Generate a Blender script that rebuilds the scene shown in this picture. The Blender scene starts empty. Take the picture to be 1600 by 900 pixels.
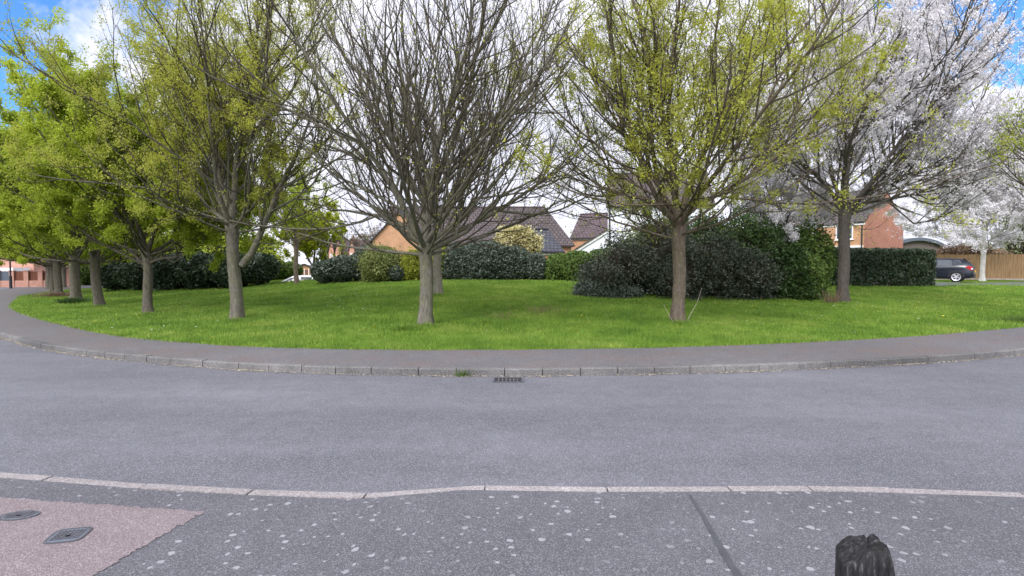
import bpy, math, random
import numpy as np
from mathutils import Vector, Matrix
R = math.radians
rng = np.random.default_rng(7)
random.seed(7)
scene = bpy.context.scene
COL = scene.collection

# ------------------------------------------------------------------ camera
CAM_Z = 1.73
F = 850.0                                   # focal length in pixels of a 1600 px wide frame
PITCH = math.atan(30.0 / F)
cam_d = bpy.data.cameras.new('camera')
cam_d.sensor_width = 36.0
cam_d.lens = F / 1600.0 * 36.0
cam_d.clip_start = 0.05
cam_d.clip_end = 6000.0
cam = bpy.data.objects.new('camera', cam_d)
cam.location = (0, 0, CAM_Z)
cam.rotation_euler = (math.pi / 2 - PITCH, 0, 0)
COL.objects.link(cam)
scene.camera = cam
CP, SP = math.cos(PITCH), math.sin(PITCH)

def ray(px, py):
    x, y = (px - 800.0) / F, (450.0 - py) / F
    return np.array([x, CP + y * SP, -SP + y * CP])

def at(px, py, Y):                           # the point seen at a pixel at distance Y ahead
    d = ray(px, py)
    return np.array([0, 0, CAM_Z]) + d * (Y / d[1])

def flat(px, py, z=0.0):
    d = ray(px, py)
    return np.array([0, 0, CAM_Z]) + d * ((z - CAM_Z) / d[2])

# ------------------------------------------------------------------ materials
def mat(name):
    m = bpy.data.materials.new(name)
    m.use_nodes = True
    nt = m.node_tree
    b = nt.nodes['Principled BSDF']
    b.inputs['Specular IOR Level'].default_value = 0.3
    return m, nt, b

def N(nt, t, **kw):
    n = nt.nodes.new(t)
    for k, v in kw.items():
        if k in n.inputs.keys():
            n.inputs[k].default_value = v
        else:
            setattr(n, k, v)
    return n

def L(nt, a, b):
    nt.links.new(a, b)

def ramp(nt, fac, stops):
    r = nt.nodes.new('ShaderNodeValToRGB')
    while len(r.color_ramp.elements) < len(stops):
        r.color_ramp.elements.new(0.5)
    for e, (p, c) in zip(r.color_ramp.elements, stops):
        e.position = p
        e.color = (c[0], c[1], c[2], 1) if not isinstance(c, float) else (c, c, c, 1)
    L(nt, fac, r.inputs[0])
    return r.outputs[0]

def mixc(nt, fac, a, b, mode='MIX'):
    m = nt.nodes.new('ShaderNodeMix')
    m.data_type = 'RGBA'
    m.blend_type = mode
    for s, v in ((0, fac), (6, a), (7, b)):
        if hasattr(v, 'is_linked'):
            L(nt, v, m.inputs[s])
        elif isinstance(v, (int, float)):
            m.inputs[s].default_value = v
        else:
            m.inputs[s].default_value = (v[0], v[1], v[2], 1)
    return m.outputs[2]

def noise(nt, scale, detail=3.0, rough=0.55, vec=None, out=0):
    n = N(nt, 'ShaderNodeTexNoise', Scale=scale, Detail=detail, Roughness=rough)
    if vec is not None:
        L(nt, vec, n.inputs['Vector'])
    return n.outputs[out]

def objco(nt):
    return N(nt, 'ShaderNodeTexCoord').outputs['Object']

def bump(nt, b, h, strength=0.4, dist=0.01):
    n = N(nt, 'ShaderNodeBump', Strength=strength, Distance=dist)
    L(nt, h, n.inputs['Height'])
    L(nt, n.outputs[0], b.inputs['Normal'])

def plain(name, c, rough=0.7, spec=0.3, var=0.12, vscale=3.0, metal=0.0):
    m, nt, b = mat(name)
    co = objco(nt)
    f = noise(nt, vscale, 4, 0.6, co)
    lo = tuple(v * (1 - var) for v in c)
    hi = tuple(min(1, v * (1 + var)) for v in c)
    L(nt, ramp(nt, f, [(0.3, lo), (0.7, hi)]), b.inputs['Base Color'])
    b.inputs['Roughness'].default_value = rough
    b.inputs['Specular IOR Level'].default_value = spec
    b.inputs['Metallic'].default_value = metal
    return m

def asphalt(name, c1, c2, speck, speck_amt=0.5, scale=95.0, spots=0.0, warm=None, gritty=0.85, tracks=False):
    m, nt, b = mat(name)
    co = objco(nt)
    big = noise(nt, 0.35, 5, 0.6, co)
    mid = noise(nt, 3.5, 4, 0.65, co)
    fine = noise(nt, scale, 2, 0.7, co)
    vor = N(nt, 'ShaderNodeTexVoronoi', Scale=scale * 0.9)
    L(nt, co, vor.inputs['Vector'])
    base = ramp(nt, big, [(0.35, c1), (0.65, c2)])
    base = mixc(nt, ramp(nt, mid, [(0.35, 0.0), (0.7, 0.5)]), base, tuple(v * 0.78 for v in c1))
    if tracks:                                   # wear drawn out along the carriageway, and darker patches
        mp = N(nt, 'ShaderNodeMapping'); mp.inputs['Scale'].default_value = (0.10, 0.9, 1)
        L(nt, co, mp.inputs[0])
        base = mixc(nt, 0.8, base, ramp(nt, noise(nt, 1.0, 4, 0.6, mp.outputs[0]), [(0.3, 0.78), (0.7, 1.18)]), 'MULTIPLY')
        base = mixc(nt, ramp(nt, noise(nt, 1.3, 6, 0.75, co), [(0.56, 0.0), (0.72, 0.45)]), base, (0.085, 0.085, 0.095))
    if warm:
        wn = noise(nt, 0.9, 5, 0.65, co)
        base = mixc(nt, ramp(nt, wn, [(0.46, 0.0), (0.66, 0.7)]), base, warm)
    grit = ramp(nt, fine, [(0.40, 0.30), (0.5, 0.75), (0.62, 1.55)])
    base = mixc(nt, gritty, base, grit, 'MULTIPLY')
    sp = N(nt, 'ShaderNodeSeparateColor')
    L(nt, vor.outputs['Color'], sp.inputs[0])
    fac = ramp(nt, sp.outputs[0], [(0.72, 0.0), (0.95, speck_amt)])
    base = mixc(nt, fac, base, speck)
    if spots > 0:
        # old chewing gum and lichen: flattened pale blots of uneven size
        wob = N(nt, 'ShaderNodeVectorMath', operation='MULTIPLY_ADD')
        L(nt, noise(nt, 26, 2, 0.5, co, 1), wob.inputs[0])
        wob.inputs[1].default_value = (0.035, 0.035, 0)
        L(nt, co, wob.inputs[2])
        v2 = N(nt, 'ShaderNodeTexVoronoi', Scale=13.0)
        L(nt, wob.outputs[0], v2.inputs['Vector'])
        s2 = N(nt, 'ShaderNodeSeparateColor')
        L(nt, v2.outputs['Color'], s2.inputs[0])
        th = N(nt, 'ShaderNodeMath', operation='MULTIPLY_ADD')      # size of each blot
        L(nt, s2.outputs[1], th.inputs[0]); th.inputs[1].default_value = 0.29; th.inputs[2].default_value = 0.02
        lt = N(nt, 'ShaderNodeMath', operation='SUBTRACT')
        L(nt, th.outputs[0], lt.inputs[0]); L(nt, v2.outputs['Distance'], lt.inputs[1])
        edge = ramp(nt, lt.outputs[0], [(0.0, 0.0), (0.035, 0.8)])
        dens = ramp(nt, noise(nt, 0.8, 3, 0.5, co), [(0.34, 0.0), (0.52, 1.0)])
        sel = N(nt, 'ShaderNodeMath', operation='GREATER_THAN'); L(nt, s2.outputs[2], sel.inputs[0]); sel.inputs[1].default_value = 1 - spots
        f1 = N(nt, 'ShaderNodeMath', operation='MULTIPLY'); L(nt, edge, f1.inputs[0]); L(nt, dens, f1.inputs[1])
        f2 = N(nt, 'ShaderNodeMath', operation='MULTIPLY'); L(nt, f1.outputs[0], f2.inputs[0]); L(nt, sel.outputs[0], f2.inputs[1])
        base = mixc(nt, f2.outputs[0], base, (0.28, 0.28, 0.295))
    L(nt, base, b.inputs['Base Color'])
    b.inputs['Roughness'].default_value = 0.82
    b.inputs['Specular IOR Level'].default_value = 0.25
    bump(nt, b, fine, 0.5, 0.006)
    return m

def leafmat(name, stops, trans=0.35, rough=0.55, spec=0.25):
    """foliage: every leaf has its own stored random number that picks its colour"""
    m, nt, b = mat(name)
    at_ = N(nt, 'ShaderNodeAttribute', attribute_name='tint')
    c = ramp(nt, at_.outputs['Fac'], stops)
    L(nt, c, b.inputs['Base Color'])
    b.inputs['Roughness'].default_value = rough
    b.inputs['Specular IOR Level'].default_value = spec
    if trans > 0:
        tr = N(nt, 'ShaderNodeBsdfTranslucent')
        L(nt, c, tr.inputs[0])
        mx = N(nt, 'ShaderNodeMixShader', Fac=trans)
        out = nt.nodes['Material Output']
        L(nt, b.outputs[0], mx.inputs[1]); L(nt, tr.outputs[0], mx.inputs[2]); L(nt, mx.outputs[0], out.inputs[0])
    return m

def bark(name, c1, c2, moss, moss_amt=0.4, scale=9.0):
    m, nt, b = mat(name)
    co = objco(nt)
    mp = N(nt, 'ShaderNodeMapping'); mp.inputs['Scale'].default_value = (1, 1, 0.28)
    L(nt, co, mp.inputs[0])
    f = noise(nt, scale * 2.2, 6, 0.72, mp.outputs[0])
    g = noise(nt, scale * 0.35, 5, 0.65, co)
    base = ramp(nt, f, [(0.3, c1), (0.68, c2)])
    base = mixc(nt, ramp(nt, g, [(0.42, 0.0), (0.64, moss_amt)]), base, moss)
    sp = noise(nt, scale * 1.3, 4, 0.75, co)
    base = mixc(nt, ramp(nt, sp, [(0.60, 0.0), (0.70, 0.45)]), base, tuple(min(1, v * 1.9) for v in c2))
    L(nt, base, b.inputs['Base Color'])
    b.inputs['Roughness'].default_value = 0.9
    b.inputs['Specular IOR Level'].default_value = 0.15
    bump(nt, b, f, 1.0, 0.04)
    return m

def brick(name, c1, c2, mortar):
    m, nt, b = mat(name)
    tc = N(nt, 'ShaderNodeTexCoord')
    t = N(nt, 'ShaderNodeTexBrick')
    t.inputs['Scale'].default_value = 1.0
    t.inputs['Brick Width'].default_value = 0.225
    t.inputs['Row Height'].default_value = 0.075
    t.inputs['Mortar Size'].default_value = 0.009
    t.inputs['Color1'].default_value = (*c1, 1); t.inputs['Color2'].default_value = (*c2, 1)
    t.inputs['Mortar'].default_value = (*mortar, 1)
    L(nt, tc.outputs['UV'], t.inputs['Vector'])
    f = noise(nt, 1.4, 5, 0.65, tc.outputs['UV'])
    c = mixc(nt, 0.55, t.outputs['Color'], ramp(nt, f, [(0.3, (0.62, 0.60, 0.58)), (0.7, (1.25, 1.2, 1.15))]), 'MULTIPLY')
    L(nt, c, b.inputs['Base Color'])
    b.inputs['Roughness'].default_value = 0.85
    return m

def tiles(name, c1, c2):
    m, nt, b = mat(name)
    tc = N(nt, 'ShaderNodeTexCoord')
    t = N(nt, 'ShaderNodeTexBrick')
    t.inputs['Scale'].default_value = 1.0
    t.inputs['Brick Width'].default_value = 0.33
    t.inputs['Row Height'].default_value = 0.34
    t.inputs['Mortar Size'].default_value = 0.045
    t.inputs['Color1'].default_value = (*c1, 1); t.inputs['Color2'].default_value = (*c2, 1)
    t.inputs['Mortar'].default_value = (c1[0] * 0.35, c1[1] * 0.35, c1[2] * 0.35, 1)
    L(nt, tc.outputs['UV'], t.inputs['Vector'])
    f = noise(nt, 0.9, 6, 0.7, tc.outputs['UV'])
    c = mixc(nt, 0.7, t.outputs['Color'], ramp(nt, f, [(0.3, (0.65, 0.65, 0.68)), (0.7, (1.3, 1.25, 1.2))]), 'MULTIPLY')
    L(nt, c, b.inputs['Base Color'])
    b.inputs['Roughness'].default_value = 0.75
    return m

M = {}
M['road'] = asphalt('road_asphalt', (0.114, 0.115, 0.131), (0.152, 0.153, 0.170), (0.36, 0.36, 0.39), 0.45, 150.0, tracks=True, gritty=0.7)
M['footway'] = asphalt('footway_asphalt', (0.122, 0.119, 0.122), (0.152, 0.148, 0.152), (0.34, 0.32, 0.32), 0.30, 130.0, 0.14, (0.150, 0.112, 0.100))
M['near'] = asphalt('near_asphalt', (0.092, 0.092, 0.103), (0.118, 0.118, 0.130), (0.31, 0.31, 0.33), 0.36, 160.0, 0.85, gritty=0.62)
M['pink'] = asphalt('pink_asphalt', (0.185, 0.150, 0.155), (0.220, 0.182, 0.188), (0.42, 0.37, 0.37), 0.4, 150.0, 0.12, gritty=0.7)
M['joint'] = plain('joint_bitumen', (0.062, 0.064, 0.072), 0.6, 0.3, 0.15, 9)
M['kerb'] = asphalt('kerb_concrete', (0.090, 0.089, 0.087), (0.215, 0.208, 0.199), (0.36, 0.35, 0.33), 0.15, 60.0, gritty=0.45)
M['kerb_near'] = asphalt('kerb_near_concrete', (0.23, 0.212, 0.21), (0.31, 0.285, 0.28), (0.60, 0.55, 0.53), 0.2, 70.0, gritty=0.4)
M['iron'] = plain('cast_iron', (0.075, 0.075, 0.085), 0.6, 0.4, 0.3, 30)
M['hole'] = plain('hole_shade', (0.008, 0.008, 0.008), 0.9, 0.1)  # near-black colour stands in for the shade inside openings
M['grit'] = plain('dry_litter', (0.36, 0.31, 0.22), 0.9, 0.1, 0.3, 20)
M['soil'] = plain('ground_earth', (0.10, 0.13, 0.05), 0.95, 0.1, 0.35, 0.5)

def lawnmat():
    m, nt, b = mat('lawn_turf')
    co = objco(nt)
    f = noise(nt, 0.55, 6, 0.62, co)
    g = noise(nt, 7.0, 5, 0.75, co)
    base = ramp(nt, f, [(0.28, (0.065, 0.120, 0.014)), (0.5, (0.110, 0.180, 0.018)), (0.72, (0.155, 0.215, 0.028))])
    base = mixc(nt, 0.8, base, ramp(nt, g, [(0.3, 0.45), (0.7, 1.35)]), 'MULTIPLY')
    L(nt, base, b.inputs['Base Color'])
    b.inputs['Roughness'].default_value = 0.9
    b.inputs['Specular IOR Level'].default_value = 0.1
    bump(nt, b, g, 0.9, 0.05)
    return m
M['lawn'] = lawnmat()

def grassmat():
    m, nt, b = mat('grass_blades')
    co = objco(nt)
    at_ = N(nt, 'ShaderNodeAttribute', attribute_name='tint')
    f = noise(nt, 0.5, 6, 0.62, co)
    h_ = noise(nt, 2.6, 5, 0.7, co)
    base = ramp(nt, f, [(0.30, (0.115, 0.220, 0.030)), (0.5, (0.200, 0.335, 0.046)), (0.70, (0.310, 0.410, 0.080))])
    base = mixc(nt, 0.8, base, ramp(nt, h_, [(0.33, (0.62, 0.70, 0.75)), (0.66, (1.30, 1.18, 1.35))]), 'MULTIPLY')
    v = ramp(nt, at_.outputs['Fac'], [(0.0, (0.60, 0.66, 0.6)), (0.6, (1.0, 1.0, 1.0)), (0.93, (1.25, 1.2, 1.1)), (1.0, (2.4, 1.7, 3.0))])
    c = mixc(nt, 1.0, base, v, 'MULTIPLY')
    L(nt, c, b.inputs['Base Color'])
    b.inputs['Roughness'].default_value = 0.6
    b.inputs['Specular IOR Level'].default_value = 0.2
    tr = N(nt, 'ShaderNodeBsdfTranslucent'); L(nt, c, tr.inputs[0])
    mx = N(nt, 'ShaderNodeMixShader', Fac=0.35)
    L(nt, b.outputs[0], mx.inputs[1]); L(nt, tr.outputs[0], mx.inputs[2]); L(nt, mx.outputs[0], nt.nodes['Material Output'].inputs[0])
    return m
M['grass'] = grassmat()
M['daisy'] = plain('daisy_petal', (0.80, 0.80, 0.74), 0.6, 0.2, 0.05)
M['dandelion'] = plain('dandelion_petal', (0.75, 0.60, 0.05), 0.6, 0.2, 0.05)
M['bark'] = bark('grey_bark', (0.060, 0.055, 0.044), (0.220, 0.205, 0.170), (0.150, 0.150, 0.070), 0.55)
M['bark_dark'] = bark('dark_bark', (0.050, 0.043, 0.038), (0.125, 0.110, 0.098), (0.085, 0.085, 0.045), 0.35)
M['bark_left'] = bark('brown_grey_bark', (0.055, 0.048, 0.040), (0.180, 0.160, 0.132), (0.125, 0.120, 0.060), 0.5)
M['bark_red'] = bark('reddish_bark', (0.058, 0.043, 0.034), (0.205, 0.165, 0.130), (0.130, 0.125, 0.062), 0.5)
M['twig'] = bark('twig_bark', (0.050, 0.042, 0.032), (0.105, 0.092, 0.070), (0.095, 0.090, 0.045), 0.5)
M['bark_white'] = bark('white_bark', (0.42, 0.40, 0.37), (0.72, 0.70, 0.66), (0.25, 0.24, 0.2), 0.3)
M['bark_pale'] = bark('mottled_bark', (0.11, 0.10, 0.085), (0.33, 0.30, 0.25), (0.17, 0.165, 0.09), 0.5)
M['leaf_spring'] = leafmat('leaf_spring', [(0, (0.200, 0.260, 0.024)), (0.5, (0.340, 0.425, 0.038)), (0.85, (0.46, 0.54, 0.055)), (1, (0.54, 0.58, 0.08))], 0.5)
M['leaf_olive'] = leafmat('leaf_olive', [(0, (0.25, 0.265, 0.050)), (0.5, (0.39, 0.42, 0.065)), (1, (0.54, 0.55, 0.07))], 0.5)
M['leaf_bright'] = leafmat('leaf_bright', [(0, (0.22, 0.27, 0.015)), (0.5, (0.34, 0.39, 0.02)), (1, (0.46, 0.48, 0.04))], 0.45)
M['blossom'] = leafmat('blossom_white', [(0, (0.60, 0.575, 0.59)), (0.4, (0.74, 0.72, 0.73)), (0.88, (0.84, 0.82, 0.83)), (0.9, (0.26, 0.27, 0.09)), (1, (0.22, 0.17, 0.12))], 0.35)
M['laurel'] = leafmat('leaf_laurel', [(0, (0.030, 0.048, 0.030)), (0.5, (0.062, 0.088, 0.060)), (1, (0.120, 0.145, 0.115))], 0.10, 0.42, 0.45)
M['laurel_dark'] = leafmat('leaf_laurel_dark', [(0, (0.016, 0.034, 0.014)), (0.5, (0.032, 0.058, 0.024)), (1, (0.060, 0.088, 0.045))], 0.12, 0.42, 0.4)
M['purple'] = leafmat('leaf_purple_grey', [(0, (0.020, 0.030, 0.018)), (0.5, (0.048, 0.064, 0.038)), (0.9, (0.130, 0.135, 0.100)), (1, (0.09, 0.14, 0.05))], 0.12, 0.5, 0.25)
M['yew'] = leafmat('leaf_dark_green', [(0, (0.020, 0.045, 0.014)), (0.5, (0.042, 0.082, 0.022)), (1, (0.085, 0.135, 0.035))], 0.18)
M['midgreen'] = leafmat('leaf_mid_green', [(0, (0.055, 0.100, 0.022)), (0.5, (0.095, 0.160, 0.032)), (1, (0.155, 0.225, 0.05))], 0.25)
M['grasstall'] = leafmat('grass_tall', [(0, (0.08, 0.16, 0.022)), (0.5, (0.14, 0.25, 0.034)), (1, (0.23, 0.33, 0.05))], 0.3)
M['willow'] = leafmat('leaf_grey_green', [(0, (0.12, 0.15, 0.045)), (0.5, (0.19, 0.225, 0.070)), (1, (0.28, 0.30, 0.11))], 0.3)
M['limegreen'] = leafmat('leaf_lime', [(0, (0.17, 0.21, 0.022)), (0.5, (0.25, 0.29, 0.03)), (1, (0.34, 0.36, 0.06))], 0.3)
M['cream'] = leafmat('leaf_cream', [(0, (0.34, 0.30, 0.10)), (0.5, (0.56, 0.51, 0.25)), (1, (0.70, 0.66, 0.40))], 0.3)
M['browntwig'] = leafmat('leaf_brown', [(0, (0.10, 0.065, 0.04)), (0.5, (0.19, 0.13, 0.08)), (1, (0.28, 0.2, 0.13))], 0.15)
M['farwood'] = leafmat('leaf_far', [(0, (0.09, 0.115, 0.05)), (0.5, (0.15, 0.185, 0.08)), (1, (0.23, 0.26, 0.13))], 0.25)
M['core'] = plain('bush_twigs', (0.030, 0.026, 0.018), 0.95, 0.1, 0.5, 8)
M['brick_orange'] = brick('orange_brick', (0.50, 0.25, 0.12), (0.44, 0.21, 0.10), (0.44, 0.36, 0.28))
M['brick_red'] = brick('red_brick', (0.44, 0.180, 0.120), (0.37, 0.145, 0.098), (0.40, 0.28, 0.23))
M['brick_pink'] = brick('pink_brick', (0.52, 0.26, 0.19), (0.46, 0.22, 0.16), (0.45, 0.33, 0.28))
M['tile_brown'] = tiles('brown_tiles', (0.098, 0.080, 0.078), (0.074, 0.062, 0.062))
M['tile_blue'] = tiles('slate_tiles', (0.078, 0.082, 0.100), (0.062, 0.066, 0.082))
M['tile_purple'] = tiles('purple_tiles', (0.11, 0.080, 0.085), (0.088, 0.066, 0.072))
M['render'] = plain('white_render', (0.72, 0.74, 0.80), 0.8, 0.2, 0.05, 1.2)
M['white'] = plain('white_paint', (0.78, 0.78, 0.78), 0.45, 0.4, 0.05)
M['glass'] = plain('window_glass', (0.05, 0.06, 0.07), 0.08, 0.6, 0.2, 2)
M['darkpipe'] = plain('dark_plastic', (0.022, 0.022, 0.025), 0.5, 0.4)
M['greydoor'] = plain('grey_door', (0.10, 0.12, 0.15), 0.5, 0.4, 0.1)
M['brownwood'] = plain('brown_panel', (0.20, 0.085, 0.05), 0.6, 0.3, 0.2)
M['stone'] = plain('pale_stone', (0.42, 0.36, 0.31), 0.85, 0.2, 0.15)
M['browngrey'] = plain('brown_grey_wall_shade', (0.13, 0.11, 0.10), 0.8, 0.2, 0.2)  # wall shadow of the curved-roof building is put into this dark colour
M['carpaint'] = plain('dark_blue_paint', (0.010, 0.013, 0.022), 0.22, 0.6, 0.05)
M['carsilver'] = plain('white_car_paint', (0.78, 0.80, 0.82), 0.25, 0.5, 0.02)
M['alloy'] = plain('alloy', (0.70, 0.70, 0.72), 0.35, 0.5, 0.05, 3, 0.6)
M['rubber'] = plain('tyre_rubber', (0.018, 0.018, 0.019), 0.85, 0.2)
M['redlamp'] = plain('red_lens', (0.50, 0.015, 0.02), 0.15, 0.6, 0.1)
M['clearlamp'] = plain('clear_lens', (0.7, 0.68, 0.68), 0.15, 0.6, 0.1)
M['plate'] = plain('yellow_plate', (0.80, 0.52, 0.03), 0.4, 0.4, 0.05)
M['lamppost'] = plain('black_metal', (0.02, 0.02, 0.022), 0.5, 0.4)

def woodmat(name, c1, c2, scale=(9, 9, 0.7)):
    m, nt, b = mat(name)
    co = objco(nt)
    mp = N(nt, 'ShaderNodeMapping'); mp.inputs['Scale'].default_value = scale
    L(nt, co, mp.inputs[0])
    f = noise(nt, 2.0, 6, 0.65, mp.outputs[0])
    L(nt, ramp(nt, f, [(0.3, c1), (0.7, c2)]), b.inputs['Base Color'])
    b.inputs['Roughness'].default_value = 0.85
    bump(nt, b, f, 0.4, 0.01)
    return m
M['fence'] = woodmat('fence_wood', (0.235, 0.135, 0.065), (0.46, 0.31, 0.165))
M['fence_dark'] = woodmat('panel_wood', (0.13, 0.05, 0.03), (0.24, 0.10, 0.06))

def postmat():
    m, nt, b = mat('weathered_post_wood')
    co = objco(nt)
    mp = N(nt, 'ShaderNodeMapping'); mp.inputs['Scale'].default_value = (1, 1, 0.13)
    L(nt, co, mp.inputs[0])
    f = noise(nt, 90, 6, 0.7, mp.outputs[0])
    g = noise(nt, 14, 5, 0.7, co)
    base = ramp(nt, f, [(0.32, (0.003, 0.003, 0.0035)), (0.55, (0.020, 0.0195, 0.021)), (0.74, (0.13, 0.127, 0.127))])
    base = mixc(nt, ramp(nt, g, [(0.50, 0.0), (0.72, 0.45)]), base, (0.022, 0.023, 0.018))
    s = noise(nt, 30, 3, 0.6, mp.outputs[0])
    base = mixc(nt, ramp(nt, s, [(0.72, 0.0), (0.76, 0.9)]), base, (0.40, 0.38, 0.36))
    L(nt, base, b.inputs['Base Color'])
    b.inputs['Roughness'].default_value = 0.8
    b.inputs['Specular IOR Level'].default_value = 0.25
    bump(nt, b, f, 0.7, 0.004)
    return m
M['post'] = postmat()

# ------------------------------------------------------------------ mesh helpers
def tag(o, label=None, cat=None, group=None, kind=None):
    if label: o['label'] = label
    if cat: o['category'] = cat
    if group: o['group'] = group
    if kind: o['kind'] = kind
    return o

def empty(name, loc, rz=0.0):
    o = bpy.data.objects.new(name, None)
    o.empty_display_size = 0.3
    o.location = loc
    o.rotation_euler = (0, 0, rz)
    COL.objects.link(o)
    return o

def link(name, me, parent=None):
    o = bpy.data.objects.new(name, me)
    COL.objects.link(o)
    if parent is not None:
        o.parent = parent
    return o

def npmesh(name, V, FACES, mats, tint=None, smooth=False, midx=None):
    """V (n,3); FACES list of int arrays (m,k); tint: one value per face"""
    me = bpy.data.meshes.new(name)
    V = np.asarray(V, np.float32)
    me.vertices.add(len(V))
    me.vertices.foreach_set('co', V.ravel())
    if not isinstance(FACES, list): FACES = [FACES]
    FACES = [np.asarray(f, np.int32) for f in FACES if len(f)]
    nl = sum(f.size for f in FACES); npoly = sum(len(f) for f in FACES)
    me.loops.add(nl); me.polygons.add(npoly)
    me.loops.foreach_set('vertex_index', np.concatenate([f.ravel() for f in FACES]))
    tot = np.concatenate([np.full(len(f), f.shape[1], np.int32) for f in FACES])
    start = np.concatenate([[0], np.cumsum(tot)[:-1]]).astype(np.int32)
    me.polygons.foreach_set('loop_start', start)
    try: me.polygons.foreach_set('loop_total', tot)
    except Exception: pass
    if smooth: me.polygons.foreach_set('use_smooth', np.ones(npoly, bool))
    if midx is not None: me.polygons.foreach_set('material_index', np.asarray(midx, np.int32))
    if tint is not None:
        a = me.attributes.new('tint', 'FLOAT', 'FACE')
        a.data.foreach_set('value', np.asarray(tint, np.float32))
    for m in (mats if isinstance(mats, (list, tuple)) else [mats]): me.materials.append(m)
    me.update(calc_edges=True)
    return me

class MB:
    """collects polygons (with planar UVs in metres) for ONE mesh"""
    def __init__(s): s.v = []; s.f = []; s.uv = []
    def poly(s, pts, uv=None):
        pts = [Vector(p) for p in pts]
        i = len(s.v); s.v += pts; s.f.append(list(range(i, i + len(pts))))
        if uv is None:
            n = (pts[1] - pts[0]).cross(pts[2] - pts[0])
            if n.length < 1e-9: n = Vector((0, 0, 1))
            n.normalize()
            if abs(n.z) > 0.99: a, b = Vector((1, 0, 0)), Vector((0, 1, 0))
            else:
                a = Vector((0, 0, 1)).cross(n).normalized(); b = n.cross(a)
            uv = [(p.dot(a), p.dot(b)) for p in pts]
        s.uv += uv
    def box(s, c, d, rz=0.0, taper=1.0):
        hx, hy, hz = d[0] / 2, d[1] / 2, d[2] / 2
        ca, sa = math.cos(rz), math.sin(rz)
        P = []
        for z, k in ((-hz, 1.0), (hz, taper)):
            for x, y in ((-hx, -hy), (hx, -hy), (hx, hy), (-hx, hy)):
                x, y = x * k, y * k
                P.append((c[0] + x * ca - y * sa, c[1] + x * sa + y * ca, c[2] + z))
        for q in ((0, 3, 2, 1), (4, 5, 6, 7), (0, 1, 5, 4), (1, 2, 6, 5), (2, 3, 7, 6), (3, 0, 4, 7)):
            s.poly([P[k] for k in q])
    def bar(s, a, b, w, h=None):
        a, b = Vector(a), Vector(b); h = h or w
        t = (b - a).normalized()
        u = t.cross(Vector((0, 0, 1)))
        if u.length < 1e-3: u = Vector((1, 0, 0))
        u.normalize(); v = u.cross(t)
        P = [p + u * sx * w / 2 + v * sy * h / 2 for p in (a, b) for sx, sy in ((-1, -1), (1, -1), (1, 1), (-1, 1))]
        for q in ((0, 3, 2, 1), (4, 5, 6, 7), (0, 1, 5, 4), (1, 2, 6, 5), (2, 3, 7, 6), (3, 0, 4, 7)):
            s.poly([P[k] for k in q])
    def tube(s, pts, rads, n=10, caps=True):
        pts = [Vector(p) for p in pts]
        rings = []
        for i, p in enumerate(pts):
            t = (pts[min(i + 1, len(pts) - 1)] - pts[max(i - 1, 0)]).normalized()
            u = t.cross(Vector((0, 1, 0)) if abs(t.y) < 0.9 else Vector((1, 0, 0))).normalized(); v = t.cross(u)
            rings.append([p + (u * math.cos(2 * math.pi * k / n) + v * math.sin(2 * math.pi * k / n)) * rads[i] for k in range(n)])
        for a, b in zip(rings, rings[1:]):
            for k in range(n):
                s.poly([a[k], a[(k + 1) % n], b[(k + 1) % n], b[k]])
        if caps:
            s.poly(rings[0][::-1]); s.poly(rings[-1])
    def build(s, name, m, parent=None, smooth=False, weld=False):
        me = bpy.data.meshes.new(name)
        me.from_pydata([tuple(v) for v in s.v], [], s.f)
        l = me.uv_layers.new(name='UVMap')
        l.data.foreach_set('uv', np.array(s.uv, np.float32).ravel())
        if weld or smooth:
            import bmesh
            bm = bmesh.new(); bm.from_mesh(me)
            bmesh.ops.remove_doubles(bm, verts=bm.verts, dist=1e-4)
            bmesh.ops.recalc_face_normals(bm, faces=bm.faces)
            bm.to_mesh(me); bm.free()
        me.materials.append(m)
        if smooth:
            for p in me.polygons: p.use_smooth = True
        return link(name, me, parent)

# ------------------------------------------------------------------ plan curves
def resample(P, n=None, step=None):
    P = np.asarray(P, float)
    d = np.r_[0, np.cumsum(np.linalg.norm(np.diff(P, axis=0), axis=1))]
    if n is None: n = int(d[-1] / step) + 1
    u = np.linspace(0, d[-1], n)
    return np.c_[tuple(np.interp(u, d, P[:, k]) for k in range(P.shape[1]))]

def smooth_curve(P, it=3):
    P = np.asarray(P, float)
    for _ in range(it):                       # Chaikin
        Q = np.empty((2 * len(P) - 2, P.shape[1]))
        Q[0::2] = 0.75 * P[:-1] + 0.25 * P[1:]
        Q[1::2] = 0.25 * P[:-1] + 0.75 * P[1:]
        P = np.vstack([P[:1], Q, P[-1:]])
    return P

kerb_px = [(1600, 556), (1450, 568), (1300, 576), (1150, 582), (1000, 586), (866, 588), (750, 588.5), (600, 586.5), (500, 584), (380, 579), (250, 569), (150, 559), (80, 549), (40, 540), (0, 527)]
edge_px = [(1600, 511), (1450, 525), (1300, 533.5), (1150, 540), (1000, 544), (866, 546), (750, 547), (600, 547), (500, 545.5), (400, 543), (300, 537), (200, 528.5), (140, 519), (80, 505), (30, 491), (8, 478)]
kerb_c = [(110, 40), (50, 25.0), (22, 15.6)] + [tuple(flat(*p)[:2]) for p in kerb_px] + [(-15.8, 15.6), (-19.2, 18.0), (-23.6, 22.0), (-30.8, 30.3), (-38, 40), (-42, 46)]
edge_c = [(110, 43), (49, 27.5), (21.5, 17.8)] + [tuple(flat(p[0], p[1], 0.12)[:2]) for p in edge_px] + [(-28.7, 31.5), (-34.9, 41.5), (-35.5, 46.0), (-37.5, 54.0), (-36.5, 60.0), (-28, 64)]
kerb_c = smooth_curve(kerb_c); edge_c = smooth_curve(edge_c)
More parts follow.
